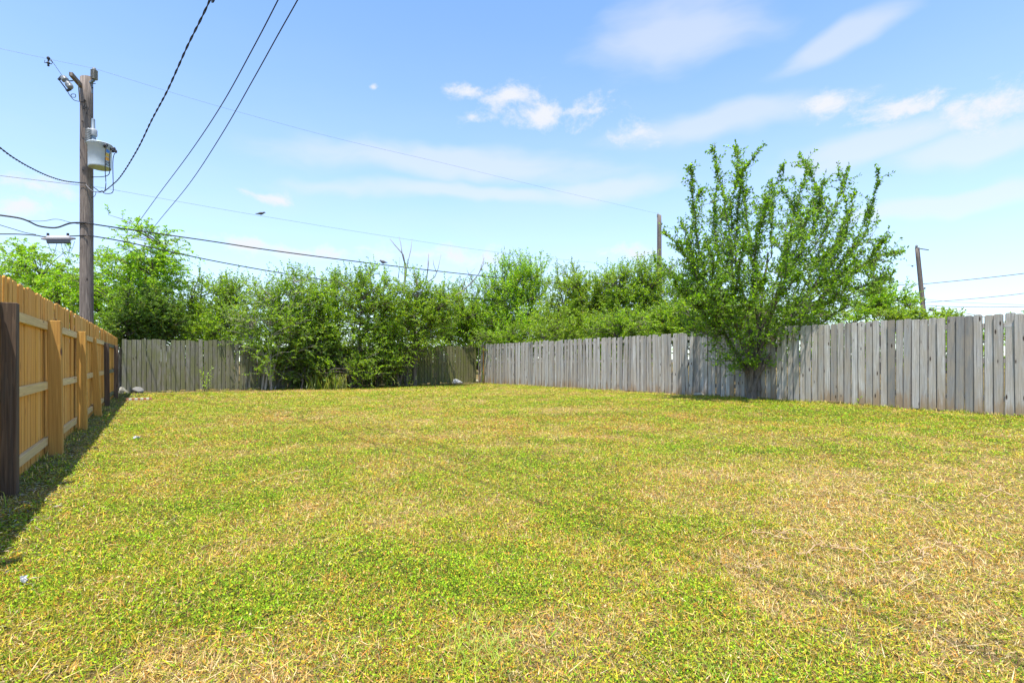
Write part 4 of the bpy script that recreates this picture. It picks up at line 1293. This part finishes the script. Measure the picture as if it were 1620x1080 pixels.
    b = MB(); b.lathe(tb + Vector((0, 0, .012)), [(r - .025, 0), (r - .03, -.004), (.02, -.006)], 40); b.obj('tank_base', M['tankbase'], o, tb, True)
    view = Vector((-tb.x, -tb.y, 0)).normalized(); right = Vector((-view.y, view.x, 0))
    def at(deg, z, rad=r): return tb + (view * math.cos(R(deg)) + right * math.sin(R(deg))) * rad + Vector((0, 0, z))
    # stickers follow the tank's curve
    def sticker(name, mat, d0, d1, z0, z1):
        b = MB(); m = 5; vs = []
        for k in range(m):
            dd = d0 + (d1 - d0) * k / (m - 1)
            vs += [at(dd, z0, r + .004), at(dd, z1, r + .004)]
        for k in range(m):
            dd = d0 + (d1 - d0) * k / (m - 1)
            vs += [at(dd, z0, r + .001), at(dd, z1, r + .001)]
        fs = [(2 * k, 2 * k + 2, 2 * k + 3, 2 * k + 1) for k in range(m - 1)] + [(2 * m + 2 * k, 2 * m + 2 * k + 1, 2 * m + 2 * k + 3, 2 * m + 2 * k + 2) for k in range(m - 1)]
        b.add(vs, fs); b.obj(name, M[mat], o, tb)
    sticker('sticker', 'sticker_b', 32, 56, hgt - .275, hgt - .19); sticker('sticker', 'sticker_y', 28, 54, hgt - .40, hgt - .31); sticker('sticker', 'sticker_o', 28, 54, hgt - .53, hgt - .43)
    for kk in range(3): sticker('sticker_print', 'ink', 32 + 6 * kk, 36 + 6 * kk, hgt - .345, hgt - .338)
    cu = bpy.data.curves.new('num', 'FONT'); cu.body = '25'; cu.size = .17; cu.extrude = .002; cu.align_x = 'CENTER'
    tob = bpy.data.objects.new('num', cu); col.objects.link(tob)
    dg = bpy.context.evaluated_depsgraph_get(); me = bpy.data.meshes.new_from_object(tob.evaluated_get(dg)); bpy.data.objects.remove(tob)
    nm = link('number', me, M['ink'], o, at(40, .06, r + .006)); nv = (view * math.cos(R(40)) + right * math.sin(R(40)))
    zz = Vector((0, 0, 1)); xx = zz.cross(nv).normalized(); nm.rotation_euler = Matrix((xx, zz, nv)).transposed().to_euler()
    # low voltage bushings and leads
    lows = []
    for dd in (22, 62, 95):
        p = at(dd, hgt - .12, r - .01); q = at(dd, hgt - .10, r + .13); b = MB()
        b.lathe(p, [(.03, 0), (.05, .02), (.05, .05), (.035, .06), (.035, .10), (.05, .11), (.05, .14), (.02, .15)], 10, (q - p)); b.obj('terminal', M['darkmetal'], o, p, True); lows.append(q)
    j = P(163, 304, 16.7)
    wire([lows[0], P(166.5, 245, 16.55), P(166.5, 272, 16.6), P(167.5, 290, 16.6), P(166, 301, 16.65), j], .012)
    wire([lows[1], P(173.5, 243, 16.65), P(173.5, 270, 16.65), P(171, 277, 16.7), P(163, 279.5, 16.8), P(150, 280, 17.0), P(145, 280.5, 17.05)], .012)
    wire([lows[2], P(179, 250, 16.8), P(179, 290, 16.75), P(179, 302, 16.7), P(175, 306, 16.7), P(166, 306, 16.7), j], .012)
    wire([P(135, 290, 16.87), P(139, 296, 16.8), P(146, 302, 16.75), P(154, 304, 16.7), j], .013, mat='wire')
    wire([P(146, 295, 16.95), P(152, 299, 16.8), P(157, 303, 16.7), P(162, 302, 16.7), j], .013)
    wire([P(152, 303, 16.8), P(150, 310, 16.85), P(144, 313, 16.95)], .008)
    # hot line clamp and tap
    c = on_plane(76.5, 99, PB, PB - U); b = MB()
    b.lathe(c + Vector((0, 0, -.12)), [(.02, 0), (.035, .02), (.02, .06), (.05, .09), (.05, .11), (.02, .14), (.02, .2), (.045, .23), (.045, .27), (.02, .3)], 10)
    b.tube([c + Vector((-.11, 0, .07)), c + Vector((-.12, 0, 0)), c + Vector((0, 0, -.03)), c + Vector((.1, 0, -.05)), c + Vector((.13, 0, 0)), c + Vector((.08, 0, .06)), c + Vector((0, 0, .08))], .012, 6)
    b.obj('line_clamp', M['darkmetal'], t, c, True)
    pw = on_plane(80, 93.5, PB, PB - U)
    wire([pw, (pw + a0) / 2, a0], .007)


main_pole()


def far_pole(name, label, base, toppx, topy, Y, r, lean=0.0):
    base = Vector(base); top = P(toppx, topy, Y)
    t = thing(name, label, 'utility pole', tuple(base))
    d = top - base
    o = link('shaft', pole_mesh(d.length + .5, r * 1.12, r * .85, 9), M['pole'], t, base - d.normalized() * .5)
    o.rotation_euler = d.to_track_quat('Z', 'X').to_euler()
    return t


t2 = far_pole('utility_pole', 'bare wooden pole top rising behind the trees left of the multi stemmed tree', POLE2, 1043, 341, 33, .155)
c = P(1041, 341, 33); b = MB(); b.lathe(c - Vector((0, 0, .1)), [(.05, 0), (.09, .05), (.05, .09), (.09, .14), (.05, .18), (.03, .25)], 10); b.obj('insulator', M['porcelain'], t2, c, True)
RP = Vector(gp(1471, 38.0))
t3 = far_pole('utility_pole', 'leaning wooden utility pole far behind the right fence', RP, 1451, 392, 38.0, .16)
b = MB(); c = P(1450, 392, 38); b.lathe(c, [(.06, -.05), (.10, .0), (.06, .06), (.10, .1), (.06, .16), (.03, .22)], 10); b.obj('insulator', M['porcelain'], t3, c, True)
b = MB(); b.bar(P(1453, 393, 37.9), P(1469, 395.5, 37.2), .06, .07); b.obj('cross_arm', M['steel'], t3, c)
b = MB(); b.lathe(P(1462, 456, 37.8), [(.03, 0), (.07, .03), (.03, .1)], 8, (1, 0, 0)); b.lathe(P(1462, 474, 37.8), [(.03, 0), (.07, .03), (.03, .1)], 8, (1, 0, 0)); b.obj('spool_insulator', M['darkmetal'], t3, c)
# far steel mast
Yf = 75.0; mb_ = Vector(gp(1408, Yf)); t4 = thing('antenna_mast', 'thin grey mast with short crossbars above the small tree at right', 'mast', tuple(mb_))
b = MB(); b.tube([mb_ - Vector((0, 0, .3)), P(1408, 444, Yf)], .11, 8); b.obj('shaft', M['steel'], t4, mb_)
for yy in (447.5, 451):
    b = MB(); b.bar(P(1404, yy, Yf), P(1412, yy, Yf), .12, .12); b.obj('crossbar', M['darkmetal'], t4, P(1408, yy, Yf))


# ------------------------------------------------------------------ overhead wires
def spline(pts, k=8):
    out = []
    for i in range(len(pts) - 1):
        p0, p1, p2, p3 = pts[max(i - 1, 0)], pts[i], pts[i + 1], pts[min(i + 2, len(pts) - 1)]
        for j in range(k):
            s = j / k
            out.append(.5 * ((2 * p1) + (p2 - p0) * s + (2 * p0 - 5 * p1 + 4 * p2 - p3) * s * s + (3 * p1 - p0 - 3 * p2 + p3) * s ** 3))
    out.append(pts[-1]); return out


def cable(name, label, pts, r, mat='cable', group='overhead wires', cat='wire', k=8):
    pts = spline([Vector(p) for p in pts], k); b = MB(); b.tube(pts, r, 6)
    o = b.obj(name, M[mat], None, tuple(pts[0]), True)
    return finish(o, label, cat, group)


A, B2 = (PB.x, PB.y), (POLE2.x, POLE2.y)
LEFT = (PB.x - U.x, PB.y - U.y)
# primary along the alley
pr = [on_plane(x, y, A, B2) for x, y in ((149, 108.5), (300, 155), (420, 189), (545, 222), (700, 258), (870, 299))] + [P(1041, 338, 33)]
cable('power_line', 'thin top wire running right from the pole top insulator', pr, .0035, 'wire')
cable('power_line', 'thin top wire leaving the frame left of the pole top', [on_plane(149, 108.5, A, B2)] + [on_plane(x, y, A, LEFT) for x, y in ((100, 98.5), (60, 90), (0, 77), (-120, 50))], .0035, 'wire')
cable('neutral_wire', 'thin sagging wire the bird sits on, running right below the transformer', [P(140, 294, 16.9)] + [on_plane(x, y, A, B2) for x, y in ((175, 299.5), (300, 322), (413, 341.5), (620, 375), (820, 403), (1040, 425))], .0045, 'wire')
cable('neutral_wire', 'thin wire leaving left below the twisted drop', [P(136, 294, 16.87)] + [on_plane(x, y, A, LEFT) for x, y in ((100, 290), (50, 284), (0, 278), (-100, 266))], .008, 'wire')
# telephone strands
cable('communication_cable', 'upper thick black cable sloping right across the bushes', [P(140, 353.5, 16.87)] + [on_plane(x, y, A, B2) for x, y in ((200, 362.5), (330, 381), (440, 397.5), (620, 420.5), (800, 440.5), (885, 448), (1042, 461))], .021)
cable('communication_cable', 'lower thick black cable sloping right into the bushes', [P(140, 372.5, 16.87)] + [on_plane(x, y, A, B2) for x, y in ((200, 383), (330, 411), (440, 431), (570, 451), (661, 463), (760, 473), (900, 481), (1042, 487))], .019)
cable('communication_cable', 'wavy thick cable entering from the left edge at mid pole', [P(136, 352.5, 16.86)] + [on_plane(x, y, A, LEFT) for x, y in ((112, 353), (92, 359.5), (78, 360), (60, 357), (45, 350), (30, 345), (0, 340.5), (-80, 330))], .026)
cable('communication_cable', 'lowest cable at left carrying the grey splice case', [P(136, 372.5, 16.86)] + [on_plane(x, y, A, LEFT) for x, y in ((112, 373.5), (72, 374.5), (58, 372.5), (30, 370.5), (0, 370.2), (-80, 370))], .018)
cable('service_wire', 'thin slanting wire joining the lowest cable at the left edge', [on_plane(x, y, A, LEFT) for x, y in ((57, 371), (40, 368), (20, 362), (0, 356), (-60, 338))], .011)
cable('service_wire', 'thin looping wire just above the wavy left cable', [P(136, 357, 16.86)] + [on_plane(x, y, A, LEFT) for x, y in ((110, 351.5), (95, 347.5), (84, 347), (70, 349.5), (50, 349.5), (30, 345))], .008)
# twisted service drop to the left neighbour
nb = (-10.6, 11.0)
def twisted(name, label, pts, off, r, pitch):
    pts = spline([Vector(p) for p in pts], 40); b = MB(); s = 0; tr = ([], [])
    for i, p in enumerate(pts):
        if i: s += (p - pts[i - 1]).length
        d = (pts[min(i + 1, len(pts) - 1)] - pts[max(i - 1, 0)]).normalized(); x = d.cross(Vector((0, 0, 1))).normalized(); y = d.cross(x)
        a = 2 * math.pi * s / pitch
        w = x * math.cos(a) + y * math.sin(a)
        tr[0].append(p + w * off); tr[1].append(p - w * off)
    for q in tr: b.tube(q, r, 5)
    return finish(b.obj(name, M['cable'], None, tuple(pts[0]), True), label, 'wire', 'overhead wires')
twisted('service_drop', 'twisted black cable dropping from the left edge to the pole', [P(135, 290, 16.87)] + [on_plane(x, y, A, nb) for x, y in ((105, 287), (80, 280), (55, 269), (28, 254), (0, 234), (-90, 160))], .010, .010, .35)
HOUSE = (-4.55, 8.0)
S0 = P(163, 304, 16.7)
twisted('service_drop', 'thick twisted black cable climbing from below the transformer to the top edge', [S0] + [on_plane(x, y, (S0.x, S0.y), HOUSE) for x, y in ((172, 297), (190, 280), (217, 237), (240, 190), (263, 147), (280, 110), (297, 72), (318, 30), (332, 0), (352, -50))] + [Vector((.6, 1.0, 6.6)), Vector((3.5, -3.0, 6.5))], .0085, .0085, .55)
for (pts, lab) in ((((210, 358), (250, 309), (300, 242), (350, 167), (400, 77), (440, 0), (470, -62)), 'straight black drop cable crossing the sky, the left one of two'), (((237, 360), (255, 345), (300, 290), (350, 214), (400, 127), (440, 55), (471, 0), (505, -62)), 'straight black drop cable crossing the sky, the right one of two')):
    s0 = on_plane(pts[0][0], pts[0][1] + (6.5 if pts[0][0] < 230 else 8), A, B2); hs = (-3.08, 7.0) if pts[0][0] < 230 else (-2.83, 7.0)
    cable('drop_cable', lab, [s0] + [on_plane(x, y, (s0.x, s0.y), hs) for x, y in pts[1:]] + [Vector((1.0, 1.0, 5.9)) if pts[0][0] < 230 else Vector((1.3, 1.0, 5.9)), Vector((4.5, -4.0, 5.8)) if pts[0][0] < 230 else Vector((4.9, -4.0, 5.8))], .0085)
# splice case on the lowest left cable
c0, c1 = on_plane(74, 374.5, A, LEFT), on_plane(111, 374.5, A, LEFT)
sp = thing('splice_case', 'grey cylindrical splice case hanging on the cable left of the pole', 'splice case', tuple((c0 + c1) / 2))
ax = (c1 - c0).normalized(); Ls = (c1 - c0).length; b = MB()
b.lathe(c0 - ax * .14 + Vector((0, 0, -.06)), [(.02, 0), (.035, .05), (.05, .13), (.085, .14), (.095, .17), (.095, Ls + .11), (.085, Ls + .14), (.05, Ls + .15), (.02, Ls + .28)], 14, ax)
b.obj('case_top', M['splice'], sp, (c0 + c1) / 2, True)
b = MB(); b.bar(c0 + Vector((0, 0, -.15)), c1 + Vector((0, 0, -.15)), .17, .10); b.obj('case_bottom', M['spliced'], sp, (c0 + c1) / 2)
for f0_, f1_, dz_ in ((.05, .45, -.34), (.6, 1.05, -.5), (.75, 1.2, -.3)):
    q0, q1 = c0 + (c1 - c0) * f0_ + Vector((0, 0, -.17)), c0 + (c1 - c0) * f1_ + Vector((0, 0, -.14)); b = MB()
    b.tube(spline([q0, (q0 * .7 + q1 * .3) + Vector((0, 0, dz_ * .8)), (q0 * .35 + q1 * .65) + Vector((0, 0, dz_)), q1], 5), .006, 5); b.obj('loop_wire', M['cable'], sp, q0, True)
for f_ in (.05, .9):
    b = MB(); p = c0 + (c1 - c0) * f_; b.box(p + Vector((0, 0, .06)), (.05, .05, .1)); b.obj('hanger', M['darkmetal'], sp, p)
# wires at the right pole
def rp(px, py, b_=(60, 30)): return on_plane(px, py, (RP.x, RP.y), b_)
far_b = (RP.x + 16, RP.y - 18)
for pts, r, lab in ((((1410, 450.5), (1455, 449.5), (1500, 445.5), (1560, 439.5), (1620, 432.5), (1700, 422)), .022, 'upper wire running right past the leaning pole'),
                    (((1464, 478.5), (1500, 475.8), (1560, 470.5), (1620, 464), (1700, 452)), .018, 'middle wire running right from the leaning pole'),
                    (((1464, 473.5), (1500, 477), (1560, 480), (1620, 482), (1700, 483)), .011, 'thin wire dipping right from the leaning pole'),
                    (((1465, 483), (1500, 484.8), (1560, 485.8), (1620, 485), (1700, 482)), .018, 'flat lower wire running right from the leaning pole'),
                    (((1465, 486), (1490, 489.5), (1530, 496), (1560, 502), (1600, 512)), .020, 'short black wire sloping down behind the right fence')):
    cable('communication_cable', lab, [rp(x, y, far_b) for x, y in pts], r, 'cable', 'wires at the right pole')
sc = rp(1475, 489, far_b); b = MB(); b.bar(rp(1470, 487.2, far_b) + Vector((0, 0, -.1)), rp(1480.5, 489.8, far_b) + Vector((0, 0, -.1)), .2, .18); finish(b.obj('splice_case', M['spliced'], None, sc), 'small dark splice box on the wire beside the leaning pole', 'splice case')
# blue sign beyond the fence
Yb = 40.0; p0 = P(1500, 500.5, Yb)
sg = thing('road_sign', 'bright blue sign edge just above the right fence', 'sign', (p0.x, p0.y, 0))
b = MB(); b.box(p0 - Vector((0, 0, .25)), (.82, .05, .62)); b.obj('panel', M['blue'], sg, p0)
b = MB(); b.tube([Vector((p0.x, p0.y + .06, -.2)), p0 + Vector((0, .06, -.1))], .04, 8); b.obj('post', M['steel'], sg, p0)


# ------------------------------------------------------------------ birds
def bird(label, c, s, heading, flying=False):
    c = Vector(c); t = thing('bird', label, 'bird', tuple(c)); b = MB()
    h = Vector((math.cos(heading), math.sin(heading), 0)); up = Vector((0, 0, 1)); z0 = Vector((0, 0, .045 * s)) if not flying else Vector()
    ps = [(-.17, -.015, .008), (-.09, 0, .022), (-.05, .012, .035), (0, .02, .045), (.05, .035, .036), (.075, .055, .026), (.095, .066, .027), (.115, .066, .018), (.14, .06, .003)]
    b.tube([c + z0 + h * x * s + up * z * s for x, z, r in ps], [r * s for x, z, r in ps], 10); b.obj('body', M['bird'], t, c, True)
    sd_ = h.cross(up)
    for k in (-1, 1):
        w = MB()
        if flying:
            o_ = c + up * .04 * s
            w.add([o_ + h * .05 * s, o_ + sd_ * k * .16 * s + h * .06 * s + up * .06 * s, o_ + sd_ * k * .28 * s - h * .04 * s + up * .03 * s, o_ + sd_ * k * .12 * s - h * .06 * s + up * .03 * s, o_ - h * .05 * s,
                   o_ + h * .05 * s - up * .008 * s, o_ + sd_ * k * .16 * s + h * .05 * s + up * .05 * s], [(0, 1, 2, 3, 4), (5, 6, 2, 3, 4), (0, 5, 6, 1)])
        else:
            w.tube([c + z0 + sd_ * k * .04 * s + h * x * s + up * zz * s for x, zz in ((.05, .03), (0, .022), (-.07, .004), (-.13, -.01))], [.008 * s, .02 * s, .014 * s, .003 * s], 7)
            l = MB(); l.tube([c + z0 + sd_ * k * .012 * s, c + sd_ * k * .012 * s], .004 * s, 5); l.obj('leg', M['darkmetal'], t, c)
        w.obj('wing', M['bird'], t, c, True)


bird('small dark bird perched on the thin sagging wire', on_plane(413, 340.8, A, B2), 1.15, .6)
bird('small grey bird perched on the upper thick cable above the bushes', on_plane(606, 418, A, B2), 1.5, 2.6)
bird('tiny dark bird flying left of the leaning pole', P(1443.5, 421.5, 36), 1.2, 1.0, True)


# ------------------------------------------------------------------ stones, bricks, litter
def rock(name, label, p, size, mat, seed, group=None, cat='rock', sink=.15):
    rng = random.Random(seed); bm = bmesh.new(); bmesh.ops.create_icosphere(bm, subdivisions=2, radius=1)
    pl = [(Vector((rng.gauss(0, 1), rng.gauss(0, 1), rng.gauss(.2, 1))).normalized(), rng.uniform(.62, .9)) for _ in range(9)]
    for v in bm.verts:
        for n, d in pl:
            k = v.co.dot(n)
            if k > d: v.co -= n * (k - d)
        v.co *= 1 + rng.uniform(-.05, .05)
    for v in bm.verts: v.co = Vector((v.co.x * size[0], v.co.y * size[1], v.co.z * size[2]))
    me = bpy.data.meshes.new(name); bm.to_mesh(me); bm.free()
    o = link(name, me, M[mat], None, Vector(p) + Vector((0, 0, size[2] * (1 - sink) - size[2] * .35)), (0, 0, rng.uniform(0, 3)))
    return finish(o, label, cat, group)


gr = 'stones along the back fence'
rock('rock', 'large pale angular rock in the corner by the cedar fence', G(201, 622), (.24, .2, .21), 'rock', 3, gr)
rock('rock', 'grey flatter rock right beside the large pale rock', G(218, 622), (.2, .16, .16), 'rockgrey', 4, gr)
rock('rock', 'rounded brown rock by the yellow green sapling', G(341, 615), (.22, .16, .13), 'rockgrey', 5, gr)
rock('rock', 'small pale stone near the back corner', G(754, 604.5), (.13, .1, .1), 'rock', 7, gr)
for i, (px, py, lab) in enumerate(((362, 614, 'flat stone right of the brown rock'), (378, 613.5, 'flat grey stone at the foot of the leaning panel'), (497, 610.5, 'pale flat stone among the bricks'), (412, 612, 'low stone at the foot of the pale stems'), (1108, 626, 'flat pale stone under the multi stemmed tree'), (640, 607, 'small stone below the overhanging bush'))):
    rock('rock', lab, G(px, py), (.2, .13, .06), 'rock' if i in (2, 4) else 'rockgrey', 30 + i, gr, sink=.1)


def brick(label, p, ang, mat='brick', dims=(.2, .095, .06), tilt=0.0):
    bm = bmesh.new(); bmesh.ops.create_cube(bm, size=1); bmesh.ops.scale(bm, vec=dims, verts=bm.verts); bmesh.ops.bevel(bm, geom=bm.edges[:], offset=.006, segments=1, affect='EDGES')
    me = bpy.data.meshes.new('brick'); bm.to_mesh(me); bm.free()
    o = link('brick', me, M[mat], None, Vector(p) + Vector((0, 0, dims[2] / 2 + abs(tilt) * dims[0] * .4)), (0, tilt, ang))
    finish(o, label, 'brick', 'broken bricks below the bushes')


for i, (px, py, an, ti, lab) in enumerate(((476, 611.5, .3, .0, 'leftmost red brick below the bushes'), (486, 611, 1.2, .1, 'second red brick from the left below the bushes'), (535, 609, .6, .0, 'red brick lying alone in the middle of the rubble'), (543, 609.3, 2.0, .2, 'tilted red brick right of the lone one'), (551, 608.6, .2, .0, 'rightmost red brick below the bushes'), (424, 613, .5, 0, 'red brick near the pale stems'))):
    brick(lab, G(px, py), an, tilt=ti)
# red and white striped paver by the corner
p = G(220, 633); pv = thing('striped_paver', 'red and white striped flat paver on the grass near the corner', 'paver', tuple(p))
for k in range(9):
    b = MB(); b.box(p + U * (-.26 + .065 * k) + Vector((0, 0, .035)), (.062, .2, .05), Matrix.Rotation(UANG, 3, 'Z')); b.obj('stripe', M['brick' if k % 2 == 0 else 'mortar'], pv, p + U * (-.26 + .065 * k))
for px, py, L_, an, lab in ((212, 627, .5, .6, 'grey weathered plank lying beside the rocks'), (268, 620.5, .45, .55, 'thin plank at the foot of the mossy panel')):
    q = G(px, py); b = MB(); b.box(q + Vector((0, 0, .02)), (L_, .07, .03), Matrix.Rotation(an, 3, 'Z')); finish(b.obj('plank', M['mossy'], None, q), lab, 'plank', 'planks by the back fence')
# fallen log and twigs
q = G(655, 606); b = MB(); b.tube([q + Vector((-.3, .15, .22)), q + Vector((0, 0, .12)), q + Vector((.25, -.1, .04))], [.035, .045, .04], 8); finish(b.obj('fallen_log', M['barkpale'], None, q, True), 'short pale fallen log below the spindly weed', 'log')
q = G(470, 608); b = MB(); b.tube([q + Vector((-.5, .3, .12)), q + Vector((0, .2, .1)), q + Vector((.5, .35, .16))], [.03, .035, .025], 8); finish(b.obj('fallen_log', M['barkpale'], None, q, True), 'pale dead branch lying beneath the dark shrub', 'log')
# white plastic bag
bm = bmesh.new(); bmesh.ops.create_icosphere(bm, subdivisions=3, radius=1); rr = random.Random(4)
for v in bm.verts: v.co = Vector((v.co.x * .25 * (1 + .2 * math.sin(v.co.z * 9 + v.co.y * 7)), v.co.y * .16 * (1 + .25 * math.sin(v.co.x * 11)), max(-.05, v.co.z * .13 * (1.25 - .6 * v.co.x)) + .04)) + Vector((rr.uniform(-.01, .01), rr.uniform(-.01, .01), rr.uniform(-.008, .008)))
me = bpy.data.meshes.new('plastic_bag'); bm.to_mesh(me); bm.free(); finish(link('plastic_bag', me, M['litter'], None, G(722, 606.5)), 'crumpled white plastic bag at the foot of the olive fence panel', 'plastic bag')
# scraps on the lawn
def scrap(label, p, s, seed):
    rng = random.Random(seed); vs, fs = [], []; n = 5
    for i in range(n):
        for j in range(n):
            vs.append(((i / (n - 1) - .5) * s + rng.uniform(-.01, .01), (j / (n - 1) - .5) * s * .55 + rng.uniform(-.01, .01), .018 + rng.uniform(0, .035)))
    for i in range(n - 1):
        for j in range(n - 1): fs.append((i * n + j, (i + 1) * n + j, (i + 1) * n + j + 1, i * n + j + 1))
    me = bpy.data.meshes.new('paper_scrap'); me.from_pydata(vs, [], fs); me.update()
    o = link('paper_scrap', me, M['litter'], None, p, (0, 0, rng.uniform(0, 3))); md = o.modifiers.new('thick', 'SOLIDIFY'); md.thickness = .004
    finish(o, label, 'litter', 'white scraps on the lawn')


scrap('crumpled white paper scrap on the grass near the cedar fence', G(216, 695), .11, 1)
scrap('small white scrap on the grass at the lower left edge', G(38, 928), .022, 2)


# dry grass runners lying on the lawn
def runner(label, pix, r, tuft=True, seed=0):
    rng = random.Random(seed); pts = []
    for i, (x, y) in enumerate(pix):
        g = G(x, y); pts.append(g + Vector((0, 0, .02 + .022 * math.sin(i * 2.1) ** 2)))
    r *= .5; b = MB(); sp_ = spline(pts, 5); b.tube(sp_, r, 5)
    if tuft:
        for q in pts[:: 1 if len(pts) < 4 else 2]:
            for _ in range(5):
                a = rng.uniform(0, 6.28); L_ = rng.uniform(.02, .07)
                d = Vector((math.cos(a), math.sin(a), rng.uniform(.1, .7)))
                b.tube([q, q + d * L_ * .6, q + d * L_ + Vector((0, 0, -.015))], [r, r * .9, r * .25], 4)
    finish(b.obj('dry_runner', M['straw'], None, pts[0], True), label, 'grass runner', 'dry grass runners')


runner('long pale runner at the left end of the dry tangle at right', [(1192, 846), (1215, 852), (1236, 860), (1252, 857)], .0048, True, 1)
runner('arching pale runner in the middle of the dry tangle at right', [(1236, 848), (1256, 845), (1278, 853), (1296, 868), (1310, 875)], .0042, True, 2)
runner('longest pale runner curving through the dry tangle at right', [(1318, 872), (1345, 877), (1365, 882), (1382, 893), (1400, 900), (1424, 896)], .005, True, 3)
runner('short tufted runner left of the long curve', [(1262, 882), (1276, 884), (1290, 872)], .0042, True, 4)
runner('isolated pale tuft right of the dry tangle', [(1456, 876), (1462, 886)], .0052, True, 5)
runner('pale runner lying alone below the isolated tuft', [(1425, 940), (1440, 934), (1452, 928)], .004, False, 6)
runner('small dry tuft far right of the dry tangle', [(1500, 866), (1522, 876), (1530, 880)], .0042, True, 7)
runner('dry tuft at the left below the tangle', [(1186, 905), (1200, 908)], .004, True, 8)
runner('thin straight straw lying in the lawn at left', [(440, 756), (465, 752), (490, 749)], .005, False, 9)
runner('thin curved straw in the lawn left of centre', [(596, 858), (615, 857), (632, 862)], .0025, False, 10)
runner('dry runner among the straw in the right lawn', [(1395, 782), (1420, 790), (1450, 796), (1480, 812)], .006, True, 11)
runner('dry runner beside the right edge of the lawn', [(1560, 790), (1580, 782), (1600, 790)], .006, True, 12)
